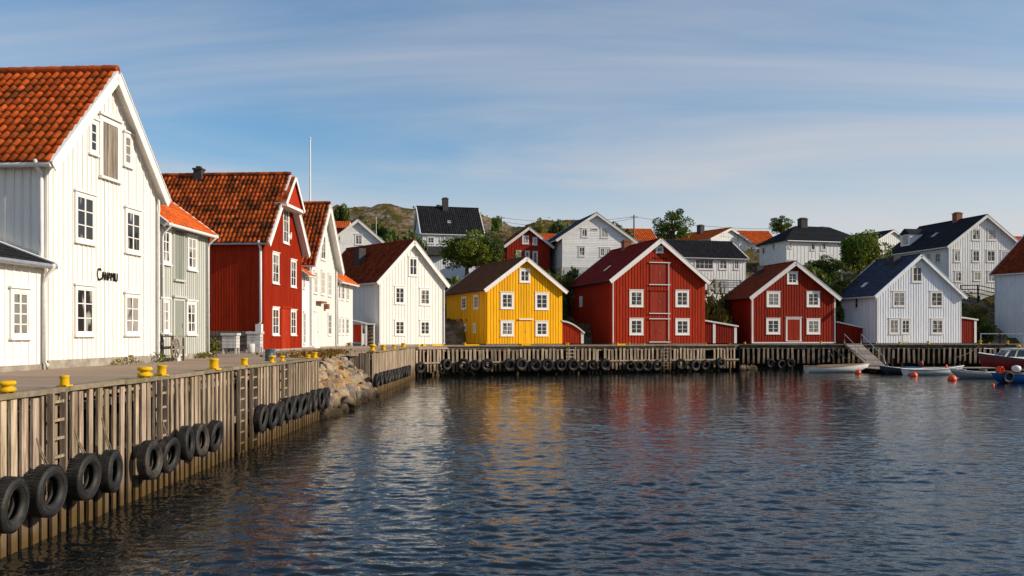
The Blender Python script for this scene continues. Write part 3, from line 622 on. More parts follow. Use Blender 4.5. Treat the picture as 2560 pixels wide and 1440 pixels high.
for b in ((1916, 729, 1950, 767), (2016, 729, 2049, 767), (1915, 796, 1950, 835), (2016, 797, 2050, 835)): D_.win(b, 2, 3, cw=.21)
D_.door((1964, 794, 2003, 852), mat='red_d', casing='trim_far', leaves=1, planks=4, cw=.17)
mb = MB(); D_.bx(mb, 'F', -.05, D_.W + .05, -.02, .09, .003, .07); mb.build('base_board', M['trim_far'], D_.r)
D_.chimney(D_.W / 2 - 1.2, 5, .7, .7, 7.9, 'chim', False)
E = gable('grey_white_house', 'greyish white weathered house with blue-black slate roof', 2190, 86, ZF, 12, 2403, 4.8, 8.65, pxb=2095, wall='white_cool', trim='white_cool', roof='t_slate', clad=('batten', .28, .09), oe=.36, og=.40,
          tile=(.45, .26, 0), var=.2, base=.15, barge=.28, fmat='stone_d', soffit='white_cool', gutter='white_metal')
E.win((2279, 665, 2306, 706), 2, 2, cw=.16, casing='trim_far')
for b in ((2231, 728, 2263, 767), (2325, 728, 2357, 767), (2222, 796, 2247, 835), (2252, 797, 2275, 835), (2327, 797, 2358, 835)): E.win(b, 2, 3, cw=.16, casing='trim_far')
E.win((2137, 743, 2147, 772), 1, 2, fc='L', cw=.12, casing='trim_far')
mb = MB(); u, z = E.uz('F', 2256, 853); u1, _ = E.uz('F', 2272, 853); E.bx(mb, 'F', u, u1, .1, z + .8, .024, .05); mb.build('patched_board', M['trim_far'], E.r)
E.pipe('F', .05, 4.6, 0, 'white_metal', .06); E.chimney(E.W / 2 - .9, 2.6, .8, .9, 8.75, 'chim', False); E.chimney(E.W / 2 - .35, 3.9, 1.3, .7, 8.55, 'chim', False)
mb = MB(); sv = V(math.cos(E.p), 0, math.sin(E.p)); nv = V(-math.sin(E.p), 0, math.cos(E.p)); mb.obox(V(-.36, 3.4, E.He - .36 * math.tan(E.p)) + sv * 1.7 + nv * .1, sv * .7, V(0, .5, 0), nv * .05); mb.build('skylight', M['white_metal'], E.ro)
aa = 25; dD = 7; bx0, by0 = (2487 - CX) * 94 / F, 94.0
Fh = House('white_side_house', 'white house with red-brown roof cut off by the right picture edge', (bx0 + math.sin(R(aa)) * dD, by0 - math.cos(R(aa)) * dD, 3.0), aa, 10.5, dD, 6.85, 11.0, wall='white_cool', trim='white_cool', roof='t_red', clad=('batten', .26, .06), oe=.35, og=.35,
           tile=(.26, .32, .05), var=.3, base=2.2, barge=.2, fmat='white_cool', soffit='white_cool', gutter='white_metal')
Fh.pipe('L', .12, 6.3, -.6, 'white_metal', .05)
# ------------------------------------------------------------------ sheds between them
def shed(name, label, px0, Y, z0, ang, px1, D, zl, zr, wall, posts=(), trim='trim_far', rmat='trim_far', curve=0, open_=None):
    X0 = (px0 - CX) * Y / F; a = R(ang); k1 = (px1 - CX) / F; W = (k1 * Y - X0) / (math.cos(a) - k1 * math.sin(a))
    r = tag(empty(name, (X0, Y, z0), a), label, 'shed', 'red lean-to sheds between the quay houses'); m = MB(); N = 10
    zt = lambda u: zl + (zr - zl) * (u / W) ** (1 + curve)
    pts = [(0, 0, 0), (W, 0, 0)] + [(W * (1 - i / N), 0, zt(W * (1 - i / N))) for i in range(N + 1)]
    m.prism(pts, (0, D, 0)); k = int(W / .24)
    for i in range(1, k):
        u = W * i / k; t = random.uniform(.85, 1.05); m.box(u - .045, u + .045, -.024, -.001, 0, zt(u) - .02, 0, t)
    m.build('wall', M[wall], r); m = MB()
    for i in range(N):
        a0, a1 = -.12 + (W + .24) * i / N, -.12 + (W + .24) * (i + 1) / N; c0, c1 = min(max(a0, 0), W), min(max(a1, 0), W)
        z0_, z1_ = zt(c0) + (a0 - c0) * (zr - zl) / W, zt(c1) + (a1 - c1) * (zr - zl) / W
        m.obox((a0, -.16, z0_ + .01), (a1 - a0, 0, z1_ - z0_), (0, D + .2, 0), (0, 0, .14))
    m.build('roof', M[rmat], r)
    for p in posts:
        k1 = (p - CX) / F; u = (k1 * Y - X0) / (math.cos(a) - k1 * math.sin(a)); m = MB(); m.box(u - .13, u + .13, -.07, -.026, 0, zt(min(max(u, 0), W)) - .01); m.build('post', M[trim], r)
    return r
shed('red_shed', 'small red shed with curved white roof edge against the yellow house', 1406, 80.3, ZF, 12, 1458, 2.5, 1.95, .95, 'red', (1455.5,), curve=.8)
shed('red_shed', 'low red shed with white posts beside the large red warehouse', 1764, 83.1, ZF, 11, 1842, 2.6, 2.05, 1.55, 'red_deep', (1785, 1838))
shed('red_shed', 'low dark red shed between the small red house and the grey-white house', 2092, 87.6, ZF, 11, 2166, 2.2, 2.0, 1.35, 'red_deep', (2163,))
shed('red_shed', 'narrow red shed with white frame at the right side of the grey-white house', 2406, 88.6, ZF, 11, 2441, 2.2, 2.45, 2.25, 'red_deep', (2437.5,))
# porch with shelves by the white corner house
r = tag(empty('harbour_kiosk', at(884, 861.5, 70.6), R(8)), 'small red and white kiosk with an open shelf beside the white corner house', 'kiosk'); r.location.z = HQ
m = MB(); m.box(0, .62, 0, 1.2, .32, 1.72); 
for i in range(4): m.box(.04 + i * .15, .15 + i * .15, -.02, -.001, .32, 1.72, 0, random.uniform(.85, 1.05))
m.build('red_panel', M['red'], r); m = MB(); m.box(.621, .70, -.03, .05, 0, 1.85); m.box(.94, 1.07, -.03, .05, 0, 1.85); m.box(1.58, 1.69, -.03, .05, 0, 1.72); m.box(.701, .939, .0, .03, .1, 1.0); m.build('frame', M['trim'], r)
m = MB(); N = 8
for i in range(N): m.obox((-.1 + .15 * i, -.12, 2.02 - .026 * i - .0012 * i * i), (.15, 0, -.026 - .0012 * (2 * i + 1)), (0, 1.4, 0), (0, 0, .09))
m.box(1.11, 1.72, -.1, 1.2, 1.72, 1.80); m.build('roof', M['white_metal'], r)
m = MB(); m.add([(.71, .02, 1.001), (.935, .02, 1.001), (.935, .02, 1.7), (.71, .02, 1.7)], [(0, 1, 2, 3)]); m.build('pane', M['pane_c'], r)
m = MB(); m.box(1.08, 1.57, 1.0, 1.05, .1, 1.7, 0, .6)
for zz in (.22, .55, .85, 1.15, 1.42): m.box(1.08, 1.57, .1, .99, zz, zz + .04)
for zz in (.26, .59, .89): 
    for k in range(3): m.box(1.1 + k * .15, 1.21 + k * .15, .15, .4, zz, zz + random.uniform(.1, .22), 0, random.uniform(.5, 1.3))
m.build('shelf', M['wood'], r)
# ------------------------------------------------------------------ houses on the slope
def up(z): return z - .0
U = []
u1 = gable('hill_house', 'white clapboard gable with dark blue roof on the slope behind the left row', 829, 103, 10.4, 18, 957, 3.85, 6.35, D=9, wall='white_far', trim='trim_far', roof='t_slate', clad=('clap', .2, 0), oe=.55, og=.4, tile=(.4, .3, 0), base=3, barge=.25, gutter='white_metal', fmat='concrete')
for b in ((839, 587, 853, 604), (887, 586, 906, 612)): u1.win(b, 2, 3, cw=.12, casing='trim_far')
u2 = longside('hill_house', 'tall grey-white house with black tiled roof and chimney below the rocky hill', 1056, 113, 10.0, 14, 1207, 7.6, 6.35, 10.1, wall='white_cool', trim='trim_far', roof='t_black', clad=('batten', .3, .05), oe=.2, og=.25, tile=(.28, .34, .06), var=.3, base=3, barge=.3, gutter='white_metal', fmat='concrete')
for b in ((1068, 592, 1086, 609), (1100, 588, 1112, 609), (1128, 588, 1140, 606), (1160, 588, 1172, 608), (1150, 630, 1165, 650)): u2.win(b, 2, 2, cw=.12, casing='trim_far')
m = MB(); q0, za = u2.uz('L', 1058, 617); q1, zb = u2.uz('L', 1122, 638); u2.bx(m, 'L', min(q0, q1), max(q0, q1), zb, za, .9, .98); u2.bx(m, 'L', min(q0, q1), max(q0, q1), zb - .1, zb - .002, .003, .98); m.build('balcony', M['chim'], u2.r)
u2.chimney(u2.W / 2 - .2, u2.D * .55, .75, .75, 11.3, 'chim', True)
m = MB(); sv = V(math.cos(u2.p), 0, math.sin(u2.p)); nv = V(-math.sin(u2.p), 0, math.cos(u2.p)); m.obox(V(-.2, u2.D * .5, u2.He - .2 * math.tan(u2.p)) + sv * 2.2 + nv * .16, sv * .6, V(0, .5, 0), nv * .05); m.build('skylight', M['pane_c'], u2.ro)
u3 = gable('hill_house', 'dark red gable house with white trim behind the yellow house', 1268, 104, 9.6, 12, 1374, 4.35, 6.3, D=8, wall='red_d', trim='trim_far', roof='t_red', clad=('batten', .3, .07), oe=.45, og=.4, tile=(.3, .3, .04), base=2.5, barge=.25, fmat='stone_d', gutter='black')
for b in ((1305, 590, 1322, 610), (1331, 594, 1343, 613)): u3.win(b, 2, 2, cw=.14, casing='trim_far', pane='pane_c')
for b in ((1290, 627, 1303, 646), (1312, 628, 1324, 652), (1331, 629, 1344, 660)): u3.win(b, 1, 2, cw=.12, casing='trim_far', pane='pane_c')
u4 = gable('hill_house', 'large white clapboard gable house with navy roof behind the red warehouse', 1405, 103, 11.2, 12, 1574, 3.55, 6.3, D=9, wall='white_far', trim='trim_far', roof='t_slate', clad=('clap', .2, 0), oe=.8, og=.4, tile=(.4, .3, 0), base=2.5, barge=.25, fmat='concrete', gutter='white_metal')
for b, c in (((1453, 571, 1469, 593), (2, 1)), ((1501, 571, 1521, 595), (2, 1)), ((1446, 616, 1463, 641), (2, 2)), ((1499, 619, 1512, 641), (2, 2)), ((1514, 619, 1527, 640), (2, 2))): u4.win(b, *c, cw=.12, casing='trim_far', pane='pane_c')
u4.win((1478, 571, 1494, 577), 1, 1, cw=.05, casing='trim_far', head=False, sill=False)
u6 = longside('hill_house', 'low white house with black pantile roof and wide windows above the red sheds', 1690, 95, 7.6, 15, 1864, 6.6, 4.1, 6.05, wall='white_far', trim='trim_far', roof='t_black', clad=('batten', .35, .04), oe=.3, og=.2, tile=(.25, .34, .06), var=.3, base=3, barge=.25, gutter='metal', fmat='white_far')
u6.win((1736, 646, 1784, 674), 4, 2, cw=.12, casing='trim_far'); u6.win((1797, 648, 1818, 674), 2, 2, cw=.12, casing='trim_far'); u6.win((1834, 650, 1848, 674), 2, 2, cw=.12, casing='trim_far')
m = MB(); q0, za = u6.uz('L', 1788, 697); q1, zb = u6.uz('L', 1822, 720); u6.bx(m, 'L', min(q0, q1), max(q0, q1), zb - .6, za, .003, .09); m.build('cellar_hatch', M['concrete'], u6.r)
u7 = gable('hill_house', 'white gable house with bright red roof and white chimney on the skyline', 1778, 126, 13.0, 33, 1868, 4.1, 5.65, D=10, wall='white_far', trim='trim_far', roof='t_bright', clad=('batten', .35, .04), oe=.5, og=.4, tile=(.3, .34, .05), base=3, barge=.25, gutter=None, fmat='concrete')
u7.chimney(u7.W / 2 - .8, 5, .8, .8, 6.5, 'chim', True); u7.win((1840, 592, 1848, 600), 1, 1, cw=.1, casing='trim_far'); u7.win((1793, 603, 1805, 612), 1, 1, cw=.1, casing='trim_far')
for lab, a0, Yh, zb_, a1, dep, ze_, zr_, wl_ in (('cottage roof of red tiles peeping between the red and white hill houses', 1340, 120, 12, 1398, 6, 602, 588, 'white_far'), ('white cottage with orange-red roof behind the utility pole', 1574, 126, 13, 1640, 7, 601, 575, 'white_cool'),
                                              ('far house with long orange tile roof left of the round treetop', 1852, 138, 14, 1940, 7, 606, 580, 'white_far'), ('red-roofed house at the far right edge of the skyline', 2545, 128, 13, 2640, 7, 615, 594, 'white_far'), ('small orange-roofed cabin on the rocky hill at the left', 838, 132, 15, 868, 5, 568, 557, 'red_d')):
    x = longside('hill_cottage', lab, a0, Yh, zb_, 6, a1, dep, HC + (HY - ze_) * Yh / F - zb_, HC + (HY - zr_) * (Yh + dep / 2) / F - zb_, wall=wl_, trim='trim_far', roof='t_bright', clad=('batten', .4, .04), oe=.35, og=.3, tile=(.3, .34, .06), base=3, barge=.2, gutter=None, fmat='concrete')
    if a0 == 1574: x.win((1598, 605, 1612, 612), 2, 1, cw=.1, casing='trim_far')
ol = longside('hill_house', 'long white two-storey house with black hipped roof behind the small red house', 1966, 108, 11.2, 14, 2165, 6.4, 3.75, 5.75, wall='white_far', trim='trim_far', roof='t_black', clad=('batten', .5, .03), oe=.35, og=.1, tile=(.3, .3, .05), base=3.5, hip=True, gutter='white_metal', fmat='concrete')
for b in ((1971, 605, 1980, 621), (2026, 605, 2038, 626), (2052, 606, 2065, 626), (1971, 650, 1983, 668), (2028, 650, 2040, 668)): ol.win(b, 1, 1, cw=.1, casing='trim_far', pane='pane_c')
for b in ((1886, 622, 1891, 640), (1906, 619, 1913, 635), (1932, 607, 1937, 624)): ol.win(b, 1, 1, fc='B', cw=.08, casing='trim_far', pane='pane_c')
ol.chimney(ol.W / 2, ol.D * .62, .9, .9, 6.7, 'chim', True)
u9 = gable('hill_house', 'tall white boarded gable house with black roof and brick chimney on the right', 2372, 101, 8.2, 12, 2550, 5.4, 8.8, D=11, wall='white_far', trim='trim_far', roof='t_black', clad=('batten', .32, .09), oe=.5, og=.45, tile=(.4, .3, 0), base=3, barge=.25, gutter='white_metal', fmat='concrete')
for b in ((2429, 572, 2451, 601), (2468, 572, 2491, 601), (2384, 624, 2401, 655), (2430, 625, 2449, 655), (2466, 625, 2488, 655), (2501, 626, 2522, 655), (2386, 678, 2404, 705), (2433, 678, 2452, 702), (2468, 678, 2488, 705)): u9.win(b, 2, 2, cw=.13, casing='trim_far', pane='pane_c')
for b in ((2317, 632, 2327, 650), (2338, 632, 2352, 657)): u9.win(b, 2, 2, fc='L', cw=.1, casing='trim_far')
u9.chimney(u9.W / 2 - .1, 4.4, .8, .8, 9.6, 'brick', True)
m = MB(); m.box(.9, 3.4, 8.1, 9.9, 5.6, 7.55, 0); m.prism([(.75, 7.9, 7.56), (.75, 10.1, 7.56), (.75, 9.0, 8.3)], (3.6, 0, 0), 1); m.box(.86, .9, 8.5, 9.5, 6.4, 7.4, 2); m.build('dormer', [M['white_far'], M['t_black'], M['pane_c']], u9.r)
m = MB(); sv = V(math.cos(u9.p), 0, math.sin(u9.p)); nv = V(-math.sin(u9.p), 0, math.cos(u9.p)); m.obox(V(-.5, 5.0, u9.He - .5 * math.tan(u9.p)) + sv * 3.0 + nv * .1, sv * .9, V(0, .6, 0), nv * .05); m.build('skylight', M['pane_c'], u9.ro)
u10 = gable('hill_cottage', 'small white gable with dark roof peeping left of the tall white house', 2196, 130, 14, 25, 2266, 3.35, 4.75, D=8, wall='white_far', trim='trim_far', roof='t_black', clad=('batten', .4, .04), oe=.35, og=.3, tile=(.4, .3, 0), base=3, barge=.2, gutter=None, fmat='concrete')
# ------------------------------------------------------------------ vegetation
def leafmat(name, c, c2):
    t = NT(name); v = t.noise(.45, 3, .6); cc = t.mix(t.rng(v, .35, .65), c, c2); cc = t.mix(1.0, cc, t.attr(), 'MULTIPLY'); t.col(cc); t.set(.55, .25)
    tr = t.n('ShaderNodeBsdfTranslucent'); t.l(t.mix(1.0, cc, (1.3, 1.4, .5), 'MULTIPLY'), tr.inputs[0]); mx = t.n('ShaderNodeMixShader'); mx.inputs[0].default_value = .3
    t.l(t.b.outputs[0], mx.inputs[1]); t.l(tr.outputs[0], mx.inputs[2]); t.l(mx.outputs[0], t.out.inputs[0]); return t.m
M['leaf'] = leafmat('tree_leaves', (.065, .115, .014), (.145, .165, .022))
M['leaf_y'] = leafmat('shrub_leaves', (.10, .115, .016), (.20, .155, .03))
M['leaf_d'] = leafmat('dark_leaves', (.045, .078, .016), (.10, .115, .02))
M['heath'] = leafmat('heath_leaves', (.085, .065, .022), (.055, .065, .015))
M['bark'] = plain('bark', (.09, .065, .045), .4, 8, .95, .1, 0, .6)
def rv():
    while 1:
        v = V(random.uniform(-1, 1), random.uniform(-1, 1), random.uniform(-1, 1))
        if .05 < v.length < 1: return v
def leaf(mb, p, s, t, up=.3):
    n = (rv().normalized() + V(0, 0, up)).normalized(); a = n.orthogonal().normalized(); b = n.cross(a); g = random.uniform(0, 6.28)
    a, b = a * math.cos(g) + b * math.sin(g), b * math.cos(g) - a * math.sin(g); a, b = a * s, b * s * random.uniform(.5, .8)
    mb.add([p - a, p - b * .9, p + a, p + b * .9], [(0, 1, 2, 3)], 0, t)
def crown_data(n, leaf_s, clumps, rad, squash=1.0, hollow=.55):
    """leaf clumps on the ends of limbs, unit-size crown centred at 0; returns (mesh builder, clump centres)"""
    mb = MB(); cs = []
    for i in range(clumps):
        d = rv().normalized(); d.z = d.z * .9 + .12; k = random.uniform(.35, .86); cs.append((V(d.x * k, d.y * k, d.z * k * squash), random.uniform(.20, .36) * rad, random.uniform(.7, 1.3)))
    for i in range(n):
        c, r, t = random.choice(cs); d = rv(); d = d.normalized() * (d.length ** .45) * r * (1 if random.random() < .85 else 1.25); d.z *= .75
        g = t * random.uniform(.65, 1.35); leaf(mb, c + d, leaf_s * random.uniform(.7, 1.3), (g, g * random.uniform(.95, 1.05), g))
    return mb, cs
PROTO = {}
def tree_proto(key, n, ls, cl, rad, squash, mat):
    r = empty('tree', (0, 0, 0)); mb, cs = crown_data(n, ls, cl, rad, squash); cr = mb.build('crown', M[mat], r); cr.location = (0, 0, 1.0); tb = MB(); base = -1.0
    tb.tube([(0, 0, -2.1), (.02, .01, -.6), (0, .02, -.1), (.02, 0, .45)], .085, 8, 0, 1, .03)
    for c, q, _ in cs[::2]: s0 = V(.01, .01, random.uniform(-.7, -.1)); tb.tube([s0, s0.lerp(c, .5) + V(0, 0, .06), c], .032, 5, 0, 1, .008)
    t = tb.build('trunk', M['bark'], r); t.location = (0, 0, 1.0); PROTO[key] = r; return r
tree_proto('round', 10500, .049, 38, 1.12, .95, 'leaf'); tree_proto('airy', 5600, .046, 32, .88, 1.05, 'leaf'); tree_proto('dark', 9000, .050, 34, 1.1, .85, 'leaf_d')
used = set()
def plant(key, label, px, Y, ptop, wpx, pbase=None, cat='tree', group='trees on the slope', name=None, rz=None):
    X = (px - CX) * Y / F; zb = ground(X, Y) - .15 if pbase is None else HC + (HY - pbase) * Y / F
    zt = HC + (HY - ptop) * Y / F; H = max(zt - zb, .6); w = wpx * Y / F / 2
    if cat == 'shrub': w = max(w, H * .42)
    src = PROTO[key]
    if key in used: o = copy_tree(src)
    else: o = src; used.add(key)
    if name: o.name = name
    o.location = (X, Y, zb); o.scale = (w / .95, w / .95, H / (1.95 if cat == 'tree' else SHZ[key])); o.rotation_euler = (0, 0, random.uniform(0, 6.28) if rz is None else rz)
    tag(o, label, cat, group); return o
SHZ = {}
def shrub_proto(key, n, ls, mat, cl=16):
    mb = MB(); cs = []
    for i in range(cl):
        a, k = random.uniform(0, 6.28), random.uniform(0, .72) ; cs.append((V(math.cos(a) * k, math.sin(a) * k, random.uniform(.2, .78) * (1.05 - k * .5)), random.uniform(.2, .36), random.uniform(.65, 1.35)))
    for i in range(n):
        c, r, t = random.choice(cs); d = rv(); d = d.normalized() * d.length ** .5 * r; p = c + d
        if p.z < -.05: continue
        g = t * random.uniform(.65, 1.35); leaf(mb, p, ls * random.uniform(.7, 1.3), (g, g, g))
    r = empty('shrub', (0, 0, 0)); mb.build('foliage', M[mat], r); tb = MB()
    for c, q, _ in cs[::3]: tb.tube([(0, 0, -.1), c * .5 + V(0, 0, .05), c], .03, 5, 0, 1, .01)
    tb.build('stem', M['bark'], r); PROTO[key] = r; SHZ[key] = 1.05
shrub_proto('sh', 2600, .062, 'leaf'); shrub_proto('shy', 2600, .062, 'leaf_y'); shrub_proto('shd', 2600, .062, 'leaf_d')
plant('round', 'broad bushy green tree in front of the tall grey-white hill house', 1166, 99, 566, 122, 690)
plant('dark', 'rounded tree merging with the broad tree, left of the dark red hill house', 1222, 100, 580, 84, 690)
plant('airy', 'tall airy tree standing against the sky behind the red warehouse roof', 1682, 112, 524, 96, 625)
plant('airy', 'treetop between the orange-roofed house and the black hipped roof', 1955, 128, 541, 70, 592, rz=2.1)
plant('round', 'large leafy tree in front of the long hipped-roof house on the right', 2148, 97, 560, 120, 702, rz=1.2)
plant('dark', 'lower part-shaded tree between the hipped-roof house and the small red house', 2062, 95, 638, 90, 722, rz=3.3)
n = 0
def bush(key, label, *a, **k): return plant(key, label, *a, cat='shrub', group='shrubs on the slope', name='shrub', **k)
for k, lab, px, Y, pt, w in (
    ('sh', 'green shrub at the foot of the rocky hill, left of its centre', 905, 122, 532, 66), ('shd', 'dark shrub below the hill rocks beside the thin flagpole', 948, 118, 550, 70),
    ('sh', 'bright shrub left of the tall grey-white hill house', 985, 114, 556, 76), ('shd', 'shrub squeezed against the gable of the tall grey-white hill house', 1025, 112, 572, 50),
    ('shd', 'dark shrub on top of the rocky hill crest', 852, 143, 506, 30), ('sh', 'lone little shrub on the ridge right of the black roof', 1243, 140, 532, 14),
    ('shy', 'yellowish scrub on the knoll behind the dark red hill house, left clump', 1348, 128, 548, 64), ('shd', 'dark scrub on the knoll beside the navy roof', 1392, 126, 546, 60), ('sh', 'scrub at the crest of the knoll', 1420, 132, 550, 40),
    ('shd', 'scrub to the right of the clapboard gable on the skyline', 1545, 122, 552, 60), ('shd', 'low scrub beneath the skyline right of the clapboard gable', 1568, 120, 572, 40),
    ('sh', 'hedge-like shrub below the broad tree, left part', 1135, 93, 672, 46), ('sh', 'hedge-like shrub below the broad tree, right part', 1180, 93, 668, 50), ('shy', 'low bush in front of the dark red hill house', 1292, 98, 632, 40),
    ('sh', 'leafy bush right of the yellow house gable', 1372, 93, 656, 54), ('shy', 'yellow-green bush between the yellow house and the red warehouse', 1404, 91, 676, 56), ('shd', 'darker bush beside the red warehouse roof', 1432, 94, 664, 40), ('shy', 'bush on the bank under the large clapboard house', 1385, 90, 700, 50),
    ('shy', 'dry bush on the bank below the low white house', 1788, 90, 706, 30), ('shy', 'dry bush on the rocks right of the red warehouse', 1782, 87.5, 752, 34),
    ('shd', 'dark bush behind the small red house', 2035, 93, 652, 70), ('sh', 'bush in front of the large leafy tree', 2105, 93, 682, 70), ('shy', 'brownish bush beside the slate roof', 2130, 93, 672, 60),
    ('shy', 'reddish bush on the dark bank beside the right-hand white house', 2440, 93, 762, 70), ('shd', 'dark bush low on the bank behind the narrow red shed', 2462, 91, 800, 60), ('shd', 'dark bush behind the gable of the yellow house', 1125, 88, 760, 34)):
    bush(k, lab, px, Y, pt, w)
for k in list(PROTO):
    if k not in used:
        for ch in list(PROTO[k].children): bpy.data.objects.remove(ch)
        bpy.data.objects.remove(PROTO[k])
# heath and grass that nobody could count
mb = MB()
for i in range(21000):
    Y = random.uniform(81, 150); px = random.uniform(780, 2600); X = (px - CX) * Y / F
    gz = noise.fractal(V(X * .16, Y * .16, 7), 1, 2, 3)
    if gz < random.uniform(-.35, .25): continue
    z = ground(X, Y); s = random.uniform(.10, .24)
    for k in range(2): g = random.uniform(.55, 1.5); leaf(mb, V(X + random.uniform(-.2, .2), Y + random.uniform(-.2, .2), z + random.uniform(.0, .16)), s, (g, g * random.uniform(.8, 1.25), g * .8), .1)
struct(mb.build('heath_undergrowth', M['heath']), 'stuff')
# weeds along the quay houses
mb = MB()
def weeds(px, py, X, n, s, h, spread):
    Y = X * F / (px - CX)
    for i in range(n):
        d = abs(random.gauss(0, .4)); g = random.uniform(.6, 1.5); leaf(mb, V(X + random.uniform(.02, .3), Y + random.gauss(0, spread), HQ + random.uniform(.02, h)), s, (g, g, g), .0)
for q in ((286, 905, -11.5, 60, .04, .18, .16), (318, 905, -11.45, 40, .045, .26, .06), (330, 905, -11.4, 20, .04, .1, .3), (386, 900, -11.3, 60, .045, .32, .07), (500, 890, -11.7, 120, .05, .22, .3), (868, 862, -12.7, 80, .07, .3, .5), (405, 898, -11.6, 90, .04, .10, .5)): weeds(*q)
struct(mb.build('quay_weeds', M['leaf_y']), 'stuff')
mb = MB(); X0, Y0 = at(527, 885, 34.4).x, 34.4
for i in range(420):
    d = rv(); g = random.uniform(.5, 1.4); leaf(mb, V(d.x * .38, d.y * .5, .42 + d.z * .42), .06, (g, g, g * .9))
r = tag(empty('shrub', (X0, Y0, HQ)), 'small yellowing shrub at the corner of the grey-green house', 'shrub'); mb.build('foliage', M['leaf_y'], r); tb = MB(); tb.tube([(0, 0, 0), (.03, 0, .3), (.1, .05, .6)], .02, 5); tb.build('stem', M['bark'], r)
mb = MB()
for i in range(1500):
    Y = random.uniform(34.2, 45.5); X = -9.0 + random.gauss(0, .38); g = random.uniform(.6, 1.5); leaf(mb, V(X, Y, HQ + .02 + random.uniform(-.10, .12)), .075, (g * 2.6, g * 1.5, g * .7), .1)
struct(mb.build('dry_grass', M['heath']), 'stuff')
# ------------------------------------------------------------------ boulders in the gap
def rockmat(name, a, b, lich, amt):
    t = NT(name); v = t.noise(4.5, 9, .74); cc = t.mix(t.rng(v, .32, .68), a, b); cc = t.mix(t.rng(t.noise(9, 6, .7, (1, 1, .35), .8), .60, .68, 0, .75), cc, (.03, .025, .02)); cc = t.mix(t.rng(t.noise(1.2, 6, .65), .42, .66, 0, amt), cc, lich)
    geo = t.n('ShaderNodeNewGeometry'); sp = t.n('ShaderNodeSeparateXYZ'); t.l(geo.outputs['Position'], sp.inputs[0])
    zw = t.math('ADD', sp.outputs[2], t.math('MULTIPLY', t.math('SUBTRACT', t.noise(1.5, 4), .5), .5)); cc = t.mix(t.rng(zw, .1, .75, .95, 0), cc, (.035, .024, .011))
    t.col(cc); t.bump(v, .9, .08); return t.set(.9, .2)
M['rock_g'] = rockmat('grey_boulder', (.12, .098, .078), (.31, .25, .19), (.40, .21, .06), .45)
M['rock_o'] = rockmat('lichen_boulder', (.30, .19, .10), (.46, .31, .16), (.50, .22, .03), .65)
M['rock_p'] = rockmat('pale_boulder', (.28, .23, .17), (.46, .38, .28), (.42, .22, .07), .45)
def boulder(loc, r, sc3, mat, label, group):
    bm = bmesh.new(); bmesh.ops.create_icosphere(bm, subdivisions=4, radius=1); sd = V(random.uniform(-50, 50), random.uniform(-50, 50), random.uniform(-50, 50))
    cuts = [(rv().normalized(), random.uniform(.48, .74)) for _ in range(13)]
    for v in bm.verts:
        p = v.co.copy()
        for n, d in cuts:
            e = p.dot(n) - d
            if e > 0: p -= n * e * .97
        p += v.co.normalized() * (noise.fractal(v.co * 1.4 + sd, 1, 2, 4) * .07)
        v.co = V(p.x * sc3[0], p.y * sc3[1], p.z * sc3[2]) * r
    me = bpy.data.meshes.new('boulder'); bm.to_mesh(me); bm.free()
    me.materials.append(M[mat]); o = bpy.data.objects.new('boulder', me); C.objects.link(o); o.location = loc; o.rotation_euler = (random.uniform(-.4, .4), random.uniform(-.4, .4), random.uniform(0, 6.28)); tag(o, label, 'boulder', group)
rows = [(.06, -7.38, .50), (.48, -7.60, .49), (.90, -7.88, .47), (1.31, -8.2, .45), (1.72, -8.6, .43), (2.10, -9.2, .36)]
names = ['waterline row', 'second row', 'middle row', 'upper row', 'second row from the top', 'top edge row']
for ri, (z, X, rr) in enumerate(rows):
    Y = 33.7 + random.uniform(0, .3); i = 0
    while Y < 45.9:
        r_ = rr * random.uniform(.85, 1.25); p = random.random(); near = 35 < Y < 42
        mt = 'rock_o' if ri in (2, 3, 4) and near and p < .45 else ('rock_p' if p > .72 and ri > 0 else 'rock_g')
        kind = {'rock_o': 'orange lichened boulder', 'rock_p': 'pale boulder', 'rock_g': 'grey boulder'}[mt]
        boulder((X + random.uniform(-.15, .18), Y, z + random.uniform(-.12, .12)), r_, (random.uniform(.85, 1.15), random.uniform(.9, 1.35), random.uniform(.72, 1.0)), mt, f'{kind} in the quay gap, {names[ri]}, {nth(i)} from near end', 'boulders filling the gap in the quay')
        Y += r_ * random.uniform(1.1, 1.4); i += 1
mb = MB(); mb.obox((-10.2, 33.2, -.6), (2.0, 0, 0), (0, 12.7, 0), (-.2, 0, 2.6)); struct(mb.build('rubble_bank', M['backing']))
for i, (px, py, Y, r_) in enumerate(((1102, 934, 69, .5), (1118, 932, 69.4, .45), (1136, 930, 69.8, .75), (1152, 933, 69.6, .4), (1172, 929, 70.2, .6), (1842, 922, 78.6, .7), (1862, 921, 81, .75), (1884, 920, 81.4, .6), (1225, 930, 70.8, .4))):
    q = at(px, py, Y); boulder((q.x, q.y, .12), r_, (1.2, .9, .75), 'rock_g', f'wet boulder under the far quay, {nth(i)} from the left', 'boulders under the far quay')
